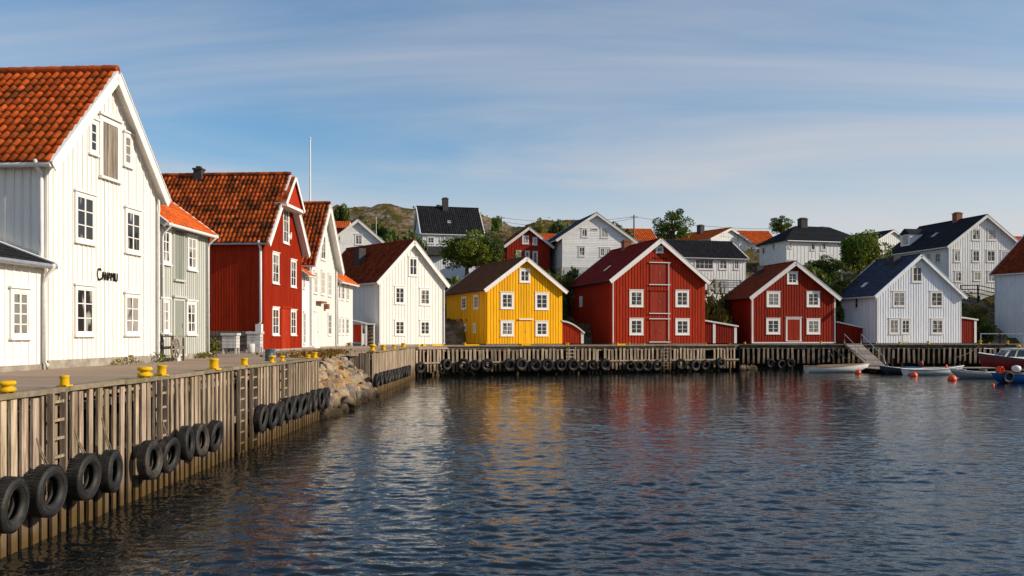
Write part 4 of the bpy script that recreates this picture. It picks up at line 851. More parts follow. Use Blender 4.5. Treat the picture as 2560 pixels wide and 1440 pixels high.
# ------------------------------------------------------------------ tyres
t = NT('tyre_rubber'); v = t.noise(4, 6, .65); cc = t.mix(t.rng(v, .3, .7), (.008, .008, .008), (.028, .026, .024)); oi = t.n('ShaderNodeObjectInfo'); wv = t.math('ADD', t.noise(1.7, 5, .7), t.math('MULTIPLY', t.math('SUBTRACT', oi.outputs['Random'], .5), .3)); cc = t.mix(t.rng(wv, .54, .74, 0, .6), cc, (.10, .078, .055)); t.col(cc); t.bump(t.noise(18, 3, .6), .4, .01); M['rubber'] = t.set(.62, .35)
M['rope'] = plain('rope', (.17, .13, .09), .3, 20, .95); M['inner'] = plain('tyre_inside', (.008, .008, .008), .3, 5, .95, .05)
def tyre_proto(tread):
    r = empty('tyre', (0, 0, 0)); Ro, Ri, w = .5, .26, .135
    prof = [(Ri, -.045), (Ri + .012, -.085), (Ri + .07, -.125), (.40, -.138), (.455, -.128), (.485, -.105), (.497, -.06), (.5, 0), (.497, .06), (.485, .105), (.455, .128), (.40, .138), (Ri + .07, .125), (Ri + .012, .085), (Ri, .045), (Ri + .03, .03), (.45, .09), (.47, 0), (.45, -.09), (Ri + .03, -.03)]
    m = MB(); m.lathe(prof, 48, (0, 0, 0), 'y', closed=True)
    for rr in (.34, .43): m.lathe([(rr, -.133), (rr + .006, -.142), (rr + .012, -.133)], 48, (0, 0, 0), 'y')
    m.build('rubber_ring', M['rubber'], r); b = MB(); N = 44
    for k in range(N):
        for sg in (-1, 1):
            a = 6.2832 * (k + .25 * (sg + 1)) / N; u, tt = V(math.cos(a), 0, math.sin(a)), V(-math.sin(a), 0, math.cos(a)); sk = tt * (.02 * sg)
            b.obox(u * .494 - tt * .024 + V(0, sg * .012, 0), tt * .046, V(0, sg * .095, 0) + sk, u * .011)
    b.build('tread', M['rubber'], r); return r
TP = tyre_proto(True); first = [True]
def tyre(p, dia, ang, label, group, rope=.6, tilt=0, yaw=0, name='tyre'):
    if first[0]: o = TP; first[0] = False
    else: o = copy_tree(TP)
    o.location = p; o.scale = (dia, dia * random.uniform(.95, 1.15), dia * random.uniform(.97, 1.03)); o.rotation_euler = (tilt, random.uniform(0, 6.28), ang + yaw); o.rotation_mode = 'XYZ'
    # keep the wheel spinning about its own axis before leaning it
    o.rotation_euler = (Matrix.Rotation(ang + yaw, 3, 'Z') @ Matrix.Rotation(tilt, 3, 'X') @ Matrix.Rotation(random.uniform(0, 6.28), 3, 'Y')).to_euler()
    tag(o, label, 'tyre', group); return o
def hang_rope(p, dia, ang, ln, lab):
    n = V(math.sin(ang), -math.cos(ang), 0); d = V(math.cos(ang), math.sin(ang), 0); m = MB(); a = V(0, 0, dia * .40)
    for s in (-.05, .05): m.tube([a + d * s - n * .0, a + V(0, 0, dia * .11) + d * s * .8 + n * .02, a + V(0, 0, dia * .11 + ln * .5) + d * s * .4 - n * .07, a + V(0, 0, dia * .1 + ln) - n * .13], .011, 5)
    o = m.build('rope', M['rope']); o.location = p; return tag(o, lab, 'rope', 'ropes holding the tyres')
WA = R(90)
def wall_tyres(lst, X, what, group):
    for i, (px, py, h_) in enumerate(lst):
        Y = X * F / (px - CX); z = HC - (py - HY) * Y / F; dia = h_ * Y / F * .92
        tyre(V(X + .02, Y, z), dia, WA, f'black tyre {what}, {nth(i)} from near end', group, tilt=random.uniform(-.04, .14), yaw=random.uniform(-.12, .12))
        if i in (1, 2, 3, 5) and h_ > 80: hang_rope(V(X, Y, z), dia, WA, random.uniform(.35, .6), f'frayed rope holding the {nth(i)} tyre on the left quay')
wall_tyres([(18, 1262, 152), (113, 1227, 143), (207, 1192, 126), (273, 1178, 115), (372, 1150, 106), (418, 1137, 98), (463, 1107, 92), (496, 1100, 90), (532, 1090, 86), (651, 1045, 74), (677, 1040, 70), (698, 1034, 66), (717, 1022, 62), (736, 1018, 62), (753, 1012, 60), (768, 1008, 58), (782, 1001, 58), (799, 997, 56), (813, 994, 54)], EDGE + .17, 'on the left foreground quay', 'tyre fenders on the left quay wall')
wall_tyres([(940, 951, 38), (951, 947, 36), (961, 944, 35), (970, 941, 34), (978, 939, 33), (986, 937, 32), (993, 935, 32), (1000, 933, 31), (1006, 931, 31), (1012, 929, 30), (1017, 928, 30), (1022, 926, 29)], EDGE + .17, 'in the tight row beyond the boulders', 'tyre fenders in the tight row on the second quay wall')
def on_line(line, px):
    k = (px - CX) / F
    for a, b in zip(line, line[1:]):
        dx, dy = b[0] - a[0], b[1] - a[1]; u = (k * a[1] - a[0]) / (dx - k * dy)
        if -.02 <= u <= 1.02:
            L = math.hypot(dx, dy); return V(a[0] + dx * u, a[1] + dy * u, 0), V(dy / L, -dx / L, 0), math.atan2(dy, dx)
    a, b = line[-2], line[-1]; return V(a[0], a[1], 0), V(0, -1, 0), 0
for i, (px, py, h_) in enumerate([(1047, 919, 27), (1112, 911, 27), (1157, 911, 28), (1185, 913, 25), (1216, 912, 29), (1271, 912, 29), (1301, 910, 29), (1336, 912, 28), (1366, 912, 29), (1400, 912, 28), (1430, 912, 28), (1454, 912, 24), (1480, 912, 24), (1510, 911, 28), (1573, 914, 24), (1594, 915, 24), (1615, 914, 25), (1640, 913, 26), (1700, 910, 25), (1735, 913, 26), (1760, 912, 24), (1798, 907, 25)]):
    p, n, a = on_line(FAR, px); z = HC - (py - HY) * p.y / F; tyre(p + n * .20 + V(0, 0, z), h_ * p.y / F * 1.08, a, f'black tyre on the sunlit far quay, {nth(i)} from the left', 'tyre fenders on the far quay wall', tilt=random.uniform(0, .35), yaw=random.uniform(-.3, .3))
for i, (px, py) in enumerate(((1925, 908), (1952, 910), (1975, 907))):
    p, n, a = on_line(FAR2, px); z = HC - (py - HY) * p.y / F; tyre(p + n * .2 + V(0, 0, z), .85, a, f'shaded tyre under the quay by the rowing boat, {nth(i)} from left', 'tyres in shade on the far quay wall', tilt=.1, yaw=.2)
# ------------------------------------------------------------------ bollards
def bollard_proto(kind):
    r = empty('bollard', (0, 0, 0)); m = MB()
    prof = {'mushroom': [(0, 0), (.17, 0), (.17, .03), (.10, .05), (.092, .14), (.11, .19), (.17, .22), (.185, .25), (.175, .29), (.10, .31), (0, .315)], 'drum': [(0, 0), (.12, 0), (.125, .02), (.115, .10), (.118, .20), (.135, .215), (.13, .24), (0, .25)],
            'double': [(0, 0), (.22, 0), (.235, .04), (.22, .09), (.15, .11), (.14, .15), (.21, .17), (.235, .21), (.22, .26), (.12, .28), (0, .285)]}[kind]
    m.lathe(prof, 24); m.build('post', M['yellow_paint'], r); b = MB(); b.box(-.15, .15, -.13, .13, -.03, .006)
    b.build('base_plate', M['yellow_paint'], r); return r
BP = {k: bollard_proto(k) for k in ('mushroom', 'drum', 'double')}; bu = set()
def bollard(k, p, s, label, group):
    o = BP[k] if k not in bu else copy_tree(BP[k]); bu.add(k); o.location = p; o.scale = (s, s, s * random.uniform(.9, 1.1)); o.rotation_euler = (random.uniform(-.06, .06), random.uniform(-.06, .06), random.uniform(0, 3)); tag(o, label, 'bollard', group)
for i, (px, w_, k) in enumerate(((18, 42, 'double'), (162, 24, 'drum'), (362, 36, 'double'), (404, 24, 'drum'), (535, 24, 'drum'), (610, 18, 'drum'), (680, 18, 'mushroom'), (706, 15, 'mushroom'), (786, 15, 'drum'), (770, 13, 'double'), (931, 20, 'mushroom'), (958, 12, 'drum'), (985, 12, 'mushroom'), (1008, 12, 'drum'))):
    X = EDGE - (.10 if px < 900 else .12); Y = X * F / (px - CX); kk = {'double': .46, 'drum': .26, 'mushroom': .37}[k]
    bollard(k, V(X, Y, HQ + .045), w_ * Y / F / kk, f'yellow bollard on the left quay edge, {nth(i)} from near end', 'yellow bollards on the left quay edge')
for i, (px, s) in enumerate(((1032, 1.0), (1060, 1.0), (1163, 1.1), (1305, 1.0), (1421, 1.0), (1545, 1.3), (1575, .9), (1612, .9), (1766, .8), (1863, 1.3), (2053, 1.2), (2251, 1.3), (2322, 1.3), (2348, .8), (2452, 1.6), (2475, 1.0), (2520, 1.5))):
    p, n, a = on_line(FAR if px < 1850 else FAR2, px); bollard(('mushroom', 'drum')[i % 2], p - n * .12 + V(0, 0, HQ + .04), s * .62, f'small yellow bollard on the far quay, {nth(i)} from left', 'yellow bollards on the far quay edge')
# yellow painted strips of kerb
for i, (pa, pb) in enumerate(((1050, 1070), (1085, 1112), (1165, 1200), (1300, 1330), (1548, 1572))):
    p, n, a = on_line(FAR, pa); q, _, _ = on_line(FAR, pb); m = MB(); d = q - p; m.obox(p - n * .30 + V(0, 0, HQ - .02), d, n * .10, V(0, 0, .17)); tag(m.build('kerb_rail', M['yellow_paint']), f'yellow kerb rail on the far quay, {nth(i)} from left', 'kerb rail', 'yellow kerb rails')
# ------------------------------------------------------------------ ladders
def ladder(p, n, d, w, zt, zb, label, mat='fender', t=.8, rung=.29):
    r = tag(empty('quay_ladder', (p.x, p.y, 0)), label, 'ladder', 'ladders on the quay walls'); m = MB()
    
    for s in (-w / 2, w / 2): m = MB(); m.obox(d * s - d * .03 - n * .02 + V(0, 0, zb), d * .06, n * .09, V(0, 0, zt - zb), 0, t); m.build('rail', M[mat], r)
    z = zb + .2
    while z < zt - .1: m = MB(); m.obox(d * -(w / 2 - .031) + n * .01 + V(0, 0, z), d * (w - .062), n * .035, V(0, 0, .045), 0, t * 1.5); z += rung; m.build('rung', M[mat], r)
nL, dL = V(1, 0, 0), V(0, 1, 0)
for px, w, zb, lab in ((140, .40, .75, 'short wooden ladder on the left quay wall above the second tyre'), (404, .34, .9, 'narrow ladder half hidden behind the fifth and sixth tyres'), (601, .46, .1, 'long ladder of the pair before the second group of tyres, nearer one'), (633, .50, .05, 'long ladder of the pair before the second group of tyres, farther one'), (710, .5, 1.0, 'short ladder above the second group of tyres')):
    Y = EDGE * F / (px - CX); ladder(V(EDGE + .0, Y, 0), nL, dL, w, HQ - .05, zb, lab, t=.55)
for px, w, zb, lab, ln in ((1429, .58, .9, 'pale ladder on the far quay below the yellow house corner', FAR), (1666, .6, .1, 'dark ladder on the far quay below the red warehouse doors', FAR), (2196, .55, .1, 'dark ladder on the shaded quay right of the gangway', FAR2)):
    p, n, a = on_line(ln, px); ladder(p + n * .06, n, V(-n.y, n.x, 0), w, HQ - .1, zb, lab, t=1.0 if px < 1500 else .5)
# ------------------------------------------------------------------ things standing on the left quay
M['old_white'] = paint('flaking_white_paint', (.55, .53, .50), .15, (.25, .22, .18), .6); M['blue_tin'] = plain('blue_barrel_paint', (.045, .085, .13), .25, 5, .5, .4, .2)
p = at(674, 903, 29.3); r = tag(empty('blue_barrel', (p.x, p.y, HQ)), 'dark blue barrel standing on the quay near the red warehouse', 'barrel'); m = MB()
m.lathe([(0, 0), (.155, 0), (.16, .02), (.15, .05), (.15, .19), (.158, .20), (.15, .21), (.15, .36), (.162, .38), (.162, .40), (.14, .40), (.14, .30), (0, .30)], 28); m.build('body', M['blue_tin'], r); m = MB(); m.box(.12, .19, -.03, .03, .02, .41); m.build('strap', M['metal'], r)
# bench-table with cast wheel side
p = at(413, 895, 29.9); r = tag(empty('rustic_bench', (-11.5, 29.0, HQ), R(88)), 'weathered wooden bench with a spoked wheel at the grey-green house', 'bench'); m = MB()
for x in (-.05, .78):
    for y in (0, -.38): m = MB(); m.obox((x, y, 0), (.06, 0, 0), (0, .06, 0), (0, 0, .80 if y == 0 else .78)); m.build('leg', M['wood'], r)
m = MB(); m.box(-.1, .86, -.42, .08, .80, .845); m.build('top', M['wood'], r); m = MB(); m.box(-.05, .83, -.38, -.33, .40, .45); m.box(-.05, .83, .02, .06, .40, .45); m.box(-.05, .83, -.38, .06, .46, .49); m.build('seat', M['wood'], r)
m = MB(); m.lathe([(.30, -.02), (.34, -.02), (.34, .02), (.30, .02)], 24, (-.10, -.46, .42), 'y', closed=True)
for k in range(8): a = k * .785; m.obox(V(-.10, -.475, .42) + V(math.cos(a), 0, math.sin(a)) * .04, V(math.cos(a), 0, math.sin(a)) * .27, V(-math.sin(a), 0, math.cos(a)) * .04, V(0, .03, 0))
m.lathe([(0, -.03), (.07, -.03), (.07, .03), (0, .03)], 12, (-.10, -.46, .42), 'y'); m.build('spoked_wheel', M['wood'], r)
m = MB(); m.obox((.1, -.44, 0), (.30, 0, .0), (0, .03, 0), (-.16, 0, .42)); m.build('slanted_board', M['old_white'], r)
# painted chests on legs, tub, plank pile under the red wall
def chest(px, Y, w, h, d, label):
    q = at(px, 880, Y); r = tag(empty('wooden_chest', (q.x, Y, HQ)), label, 'chest', 'old white chests'); m = MB(); 
    for x in (-w / 2, w / 2 - .07):
        for y in (0, d - .07): m = MB(); m.box(x, x + .07, y, y + .07, 0, h - .1); m.build('leg', M['old_white'], r)
    m = MB(); nb = 4
    for k in range(nb): z0 = .26 + (h - .40) * k / nb; m.box(-w / 2 - .012, w / 2 + .012, -.02, d + .01, z0 + .008, z0 + (h - .40) / nb - .008, 0, random.uniform(.8, 1.1))
    m.build('body', M['old_white'], r); m = MB(); m.box(-w / 2 - .06, w / 2 + .06, -.06, d + .05, h - .13, h - .02); m.build('lid', M['old_white'], r)
chest(573, 40.8, .64, .98, .5, 'old white wooden chest on legs before the red wall, nearer the grey-green house'); chest(634, 43.2, .62, 1.06, .5, 'old white wooden chest before the red wall, beside the corner downpipe')
q = at(628, 884, 41.6); r = tag(empty('wooden_tub', (q.x, 41.6, HQ)), 'pale round tub standing in front of the right-hand chest', 'tub'); m = MB(); m.lathe([(0, 0), (.15, 0), (.17, .1), (.175, .3), (.16, .46), (.13, .46), (.13, .3), (0, .3)], 20); m.build('staves', M['old_white'], r)
r = tag(empty('plank_pile', (-15.6, 44.6, HQ), R(-4)), 'stack of grey planks along the foot of the shaded red wall', 'plank pile'); m = MB()
for k in range(4): m.box(0, 2.35, -.03 * k, .3, .15 + .23 * k, .373 + .23 * k, 0, random.uniform(.5, 1.0))
for x in (.05, 1.1, 2.1): m.box(x, x + .1, -.08, .28, 0, .14)
m.build('plank', M['wood'], r)
# ------------------------------------------------------------------ flagpoles, pole and wires
for px, Y, top, rr, lab in ((775.5, 72, 348, .09, 'tall white flagpole rising behind the red and white left-row houses'), (940.5, 112, 545, .05, 'short white flagpole by the shrubs under the rocky hill')):
    q = at(px, 838, Y); z0 = ground(q.x, Y) if Y > 90 else HQ; zt = HC + (HY - top) * Y / F; r = tag(empty('flagpole', (q.x, Y, z0)), lab, 'flagpole'); m = MB(); m.tube([(0, 0, -.2), (0, 0, (zt - z0) * .6), (0, 0, zt - z0)], rr, 10, 0, 1, rr * .55); m.build('pole', M['trim'], r)
    m = MB(); m.lathe([(0, 0), (rr * .9, .04), (rr, .1), (0, .18)], 10, (0, 0, zt - z0)); m.build('finial', M['trim'], r)
def util(px, Y, top, lab, rr=.13):
    q = at(px, 838, Y); z0 = ground(q.x, Y) - .2; zt = HC + (HY - top) * Y / F; r = tag(empty('utility_pole', (q.x, Y, z0)), lab, 'utility pole', 'utility poles'); m = MB(); m.tube([(0, 0, 0), (0, 0, zt - z0)], rr, 8, 0, .7, rr * .7); m.build('pole', M['wood'], r)
    m = MB(); m.box(-.5, .5, -.05, .05, zt - z0 - .35, zt - z0 - .25); m.build('crossarm', M['wood'], r); return V(q.x, Y, zt - .25)
a1 = util(1585, 118, 537, 'slim utility pole beside the orange-roofed cottage'); a0 = util(1254, 143, 540, 'tiny utility pole on the ridge right of the black roof', .08); a2 = at(2062, 566, 135)
def wire(a, b, sag, lab, rr=.022):
    m = MB(); m.tube([a.lerp(b, i / 16) - V(0, 0, sag * 4 * (i / 16) * (1 - i / 16)) - a for i in range(17)], rr, 4); o = m.build('overhead_wire', M['black'], None, a); tag(o, lab, 'wire', 'overhead wires')
wire(a0, a1, .7, 'upper thin wire between the ridge pole and the slim utility pole'); wire(a0 - V(0, 0, .6), a1 - V(0, 0, .2), 1.0, 'lower thin wire between the ridge pole and the slim utility pole'); wire(a1, a2, .9, 'thin wire running right from the slim utility pole')
# ------------------------------------------------------------------ fences and terrace wall on the slope
def fence(pts, h, label, mat='wood', rails=2, name='fence', post=.12):
    r = tag(empty(name, pts[0]), label, 'fence'); m = MB(); o = V(*pts[0])
    for a, b in zip(pts, pts[1:]):
        a, b = V(*a) - o, V(*b) - o; L = (b - a).length; k = max(1, round(L / 1.7))
        for i in range(k + 1): q = a.lerp(b, i / k); p = MB(); p.box(q.x - post / 2, q.x + post / 2, q.y - post / 2, q.y + post / 2, q.z - .6, q.z + h); p.build('post', M[mat], r)
        for j in range(rails): z = h * (j + 1) / rails - .1; n = (b - a).cross(V(0, 0, 1)).normalized() * .04; m.obox(a + V(0, 0, z) - n - n, b - a, n, V(0, 0, .1))
    m.build('rail', M[mat], r)
fence([at(2402, 742, 97), at(2445, 742, 96), at(2490, 752, 95)], 1.3, 'dark wooden fence on the bank between the grey-white house and the right edge', 'stone_d', 3)
fence([at(2452, 858, 83.4), at(2500, 858, 83.2), at(2562, 858, 83)], .95, 'light pipe railing on the far quay above the red-hulled motorboat', 'metal', 1, 'quay_railing', .06)
fence([at(1770, 722, 92), at(1852, 722, 91.5)], .9, 'grey board fence under the low white house', 'concrete', 4)
fence([at(2105, 690, 98), at(2180, 690, 97)], 1.0, 'white fence half hidden behind the large leafy tree', 'trim_far', 3)
fence([at(1118, 822, 84), at(1131, 818, 88)], 1.0, 'short fence in the passage between the white and yellow houses', 'wood', 3)
# ------------------------------------------------------------------ pontoon and gangway
M['pont'] = plain('pontoon_planks', (.30, .255, .21), .3, 4, .9, .2, 0, .5, (1, 8, 1), .02)
r = tag(empty('floating_pontoon', (0, 0, 0)), 'narrow floating wooden pontoon with the small boats alongside', 'pontoon')
m = MB(); x0, x1 = at(2168, 0, 75).x, at(2236, 0, 75).x
for k in range(26): y = 73.2 + k * .25; m.box(x0, x1, y, y + .235, .34, .40, 0, random.uniform(.7, 1.15))
xe = at(2485, 0, 76).x
for k in range(int((xe - x1) / .25)): m.box(x1 + k * .25, x1 + k * .25 + .235, 75.2, 76.9, .34, .40, 0, random.uniform(.8, 1.25))
m.build('decking', M['pont'], r); m = MB(); m.box(x0 + .1, x1 - .1, 73.35, 79.6, .02, .339); m.box(x1 - .1, xe - .1, 75.3, 76.8, .02, .339); m.build('float', M['backing'], r)
p0 = at(2132, 857, 82.4); p1 = at(2192, 910, 77.2); p0.z = HQ + .02; p1.z = .46; d = p1 - p0; sdv = V(-d.y, d.x, 0).normalized(); 
r = tag(empty('gangway', p0), 'sloping plank gangway with handrails from the quay to the pontoon', 'gangway'); m = MB(); wd = .78; k = 15
for s in (-wd, wd): m.obox(sdv * s - sdv * .05 - V(0, 0, .12), d, sdv * .1, V(0, 0, .12), 0, .7)
m.build('beam', M['pont'], r); m = MB()
for i in range(k): m.obox(d * (i / k) - sdv * wd + V(0, 0, .002), d * (.70 / k), sdv * 2 * wd, V(0, 0, .05), 0, random.uniform(.7, 1.3))
m.build('tread', M['pont'], r)
for s in (-wd, wd):
    m = MB(); top = V(0, 0, .85); m.tube([sdv * s + V(0, 0, 0), sdv * s + top * 1.1, sdv * s + d * .5 + top * .95, sdv * s + d * .92 + top * .8, sdv * s + d * 1.0 + top * .2], .035, 6); m.tube([sdv * s + d * .5, sdv * s + d * .5 + top * .95], .03, 6); m.build('handrail', M['metal'], r)
# ------------------------------------------------------------------ boats
M['b_white'] = plain('boat_white', (.74, .73, .69), .12, 5, .4, .4); M['b_grey'] = plain('boat_grey', (.32, .34, .36), .15, 5, .45, .4); M['b_dark'] = plain('boat_dark', (.045, .055, .065), .25, 5, .5, .4); M['b_blue'] = plain('boat_blue', (.012, .10, .36), .2, 5, .4, .4)
M['b_red'] = plain('boat_red', (.22, .018, .016), .2, 4, .4, .4); M['b_wood'] = plain('varnished_wood', (.36, .19, .08), .25, 6, .4, .4, 0, .2, (1, 6, 1)); M['orange'] = plain('buoy_orange', (.78, .085, .022), .15, 6, .45, .4); M['b_skin'] = plain('boat_inside', (.40, .39, .37), .2, 5, .6)
M['canvas'] = plain('blue_tarpaulin', (.06, .14, .24), .2, 6, .8, .2, 0, .5)
def boat(px, Y, L, B, H, rot, label, hull='b_white', rim='b_wood', inside='b_skin', thw=3, stripe=None, sheer=.28, flare=.82, name='rowing_boat', sw=.35):
    q = at(px, HY, Y); r = tag(empty(name, (q.x, Y, 0), R(rot)), label, 'boat'); ns = 15; top, ch, kl = [], [], []
    for i in range(ns):
        t = i / (ns - 1); x = (t - .5) * L; hb = B / 2 * (1 - max(0, (t - .35) / .65) ** 2.3) * (.86 + .14 * min(t / .3, 1)); z = H + sheer * max(0, (t - .3) / .7) ** 1.8 + .05 * max(0, .2 - t) * 5 * .4
        top.append((x + .10 * t ** 6 * L * .5, max(hb, .015), z)); ch.append((x, max(hb * flare, .012), .10 + .25 * t ** 5)); kl.append((x - .04 * t ** 6 * L, .008, -.15 + .40 * t ** 8))
    m = MB()
    for sg in (-1, 1):
        pts = []; 
        for i in range(ns):
            a, b, c = top[i], ch[i], kl[i]; md = tuple((u + v) / 2 for u, v in zip(a, b)); pts += [(a[0], sg * a[1], a[2]), (md[0], sg * md[1] * 1.03, md[2]), (b[0], sg * b[1], b[2]), (c[0], sg * c[1], c[2])]
        m.add(pts, [(i * 4 + j, i * 4 + j + 1, (i + 1) * 4 + j + 1, (i + 1) * 4 + j) for i in range(ns - 1) for j in range(3)], 0, 1, True)
    a, b, c = top[0], ch[0], kl[0]; m.add([(a[0], -a[1], a[2]), (a[0], a[1], a[2]), (b[0], b[1], b[2]), (c[0], 0, c[2]), (b[0], -b[1], b[2])], [(0, 1, 2, 3, 4)], 0)
    m.build('hull', M[hull], r); m = MB()
    for sg in (-1, 1):
        pts = []
        for i in range(ns): a, b = top[i], ch[i]; pts += [(a[0], sg * max(a[1] - .05, .01), a[2] - .01), (b[0], sg * max(b[1] - .06, .008), .2 + .25 * (i / ns) ** 4)]
        m.add(pts, [(i * 2, i * 2 + 1, i * 2 + 3, i * 2 + 2) for i in range(ns - 1)], 0, 1, True)
    m.add([(ch[i][0], sg * max(ch[i][1] - .06, .008), .2 + .25 * (i / ns) ** 4) for i in range(ns) for sg in (-1, 1)], [(2 * i, 2 * i + 1, 2 * i + 3, 2 * i + 2) for i in range(ns - 1)]); m.build('inside', M[inside], r)
    m = MB(); w = .07
    for sg in (-1, 1): m.tube([(p[0], sg * p[1], p[2] + .01) for p in top], .035, 6)
    m.tube([(top[0][0], -top[0][1], top[0][2]), (top[0][0], top[0][1], top[0][2])], .035, 6); m.build('gunwale', M[rim], r)
    for k in range(thw):
        i = int((k + 1) * (ns - 3) / (thw + 1)); p = top[i]; m = MB(); m.box(p[0] - .11, p[0] + .11, -p[1] + .05, p[1] - .05, p[2] - .16, p[2] - .125); m.build('thwart', M[rim if rim == 'b_wood' else inside], r)
    if stripe:
        m = MB()
        for sg in (-1, 1):
            pts = []
            for i in range(ns): a, b = V(*top[i]), V(*ch[i]); u, v = a.lerp(b, .08), a.lerp(b, sw); pts += [(u.x, sg * (u.y + .012), u.z), (v.x, sg * (v.y * 1.015 + .014), v.z)]
            m.add(pts, [(i * 2, i * 2 + 1, i * 2 + 3, i * 2 + 2) for i in range(ns - 1)], 0, 1, True)
        m.build('stripe', M[stripe], r)
    return r, top
def outboard(r, x, z, cowl, y=0, s=1.0):
    m = MB(); pr = [(0, 0), (.15, .02), (.17, .10), (.165, .28), (.12, .36), (0, .38)]; m.lathe([(a * s, b * s) for a, b in pr], 14, (x - .12, y, z + .02)); o = m.build('outboard_motor', M[cowl], r); m = MB(); m.box(x - .18, x - .07, y - .05, y + .05, z - .75, z + .02); m.build('shaft', M['black'], o)
b1, tp = boat(2092, 75.2, 5.3, 1.6, .52, 4, 'long white rowing boat moored left of the gangway', 'b_white', 'b_wood', stripe=None, thw=3)
m = MB(); m.obox((-2.3, -.55, .42), (.5, 0, 0), (0, .9, 0), (0, 0, .18)); m.build('stern_box', M['b_dark'], b1); m = MB()
for s in (-.35, .35): m.tube([(-1.6, s, .60), (1.7, s * .4, .72)], .03, 6)
m.build('oar', M['b_wood'], b1)
b2, tp = boat(2250, 72.6, 3.4, 1.4, .42, 186, 'dark grey dinghy with a red outboard motor beside the pontoon', 'b_dark', 'b_white', thw=2); outboard(b2, -1.72, .62, 'b_red', 0, 1.15); outboard(b2, 1.35, .4, 'b_dark', .2, .8)
m = MB(); m.box(-1.6, -.3, -.5, .5, .40, .56); m.build('tarpaulin', M['canvas'], b2)
b3, tp = boat(2333, 70.6, 4.6, 1.5, .44, 3, 'open white boat moored along the front of the pontoon', 'b_white', 'b_white', thw=3, stripe='b_grey'); m = MB(); m.lathe([(0, 0), (.07, 0), (.07, .55), (0, .58)], 10, (1.2, .2, .25)); m.build('fender', M['orange'], b3)
b4, tp = boat(2448, 65.2, 3.9, 1.5, .42, 176, 'grey open boat with bundled ropes next to the blue boat', 'b_grey', 'b_white', thw=2, stripe='b_white'); m = MB()
for (x, y) in ((1.2, 0), (-.2, .2)):
    for k in range(4): m.tube([(x + .3 * math.cos(a * .7 + k) * (1 - .1 * k), y + .22 * math.sin(a * .7 + k), .46 + .06 * k + .03 * math.sin(a + k)) for a in range(10)], .04, 5)
m.build('rope_bundle', M['rope'], b4); m = MB(); m.lathe([(0, -.2), (.2, -.12), (.22, .1), (.12, .22), (0, .24)], 12, (-1.65, -.72, .30)); m.build('fender', M['canvas'], b4)
b5, tp = boat(2540, 58.9, 3.3, 1.7, .55, 186, 'bright blue work boat with two black tyres cut by the picture edge', 'b_blue', 'b_dark', thw=2, flare=.92, sheer=.1)
for x, n_ in ((1.02, 'left'), (-.72, 'right')): tyre(V(at(2540, 0, 58.9).x - x, 58.9 - .84, .42), .78, R(6), f'black tyre fender on the {n_} of the blue work boat', 'tyres on the blue boat', tilt=.05)
m = MB()
for k in range(5): m.tube([(1.05 + .16 * math.cos(a * .63), -.3 + .09 * k, .80 + .27 * math.sin(a * .63)) for a in range(11)], .045, 6, 0, random.uniform(.8, 1.2))
m.build('hose_coil', M['orange'], b5); m = MB()
for k in range(3): m.tube([(.38 + .3 * math.cos(a * .63), -.2 + .25 * math.sin(a * .63), .66 + .05 * k) for a in range(11)], .035, 6)
m.build('rope_coil', M['rope'], b5); m = MB(); m.lathe([(0, -.2), (.2, -.17), (.30, -.02), (.27, .16), (.12, .24), (0, .25)], 16, (.05, .1, .92)); m.build('float_bag', M['b_white'], b5); m = MB()
for k in range(9): m.obox((-.9 + .16 * (k % 4), -.4 + .2 * (k // 4), .55 + .05 * k), (.3, .1 * random.uniform(-1, 1), .06), (0, .14, .02), (0, 0, .05), 0, random.uniform(.5, 1.4))
m.build('fishing_gear', M['b_skin'], b5)
# red motorboat with white cabin
L, B = 7.6, 2.5; mx = at(2448, 0, 78.6).x; b6, tp = boat(2448, 78.6, L, B, .95, 183, 'red-hulled motorboat with white cabin moored at the right edge', 'b_red', 'b_dark', thw=0, sheer=.62, name='motorboat', stripe='b_dark', sw=.2); b6.location.x = mx + L / 2 + .1
m = MB(); N = 12; pts = []
for i in range(N):
    t = .22 + .77 * i / (N - 1); j = t * 14; a = V(*tp[int(j)]).lerp(V(*tp[min(int(j) + 1, 14)]), j - int(j)); pts += [(a.x, -a.y + .03, a.z + .01), (a.x, -a.y * .5, a.z + .12), (a.x, a.y * .5, a.z + .12), (a.x, a.y - .03, a.z + .01)]
m.add(pts, [(i * 4 + k, i * 4 + k + 1, (i + 1) * 4 + k + 1, (i + 1) * 4 + k) for i in range(N - 1) for k in range(3)], 0, 1, True); m.build('deck', M['b_white'], b6)
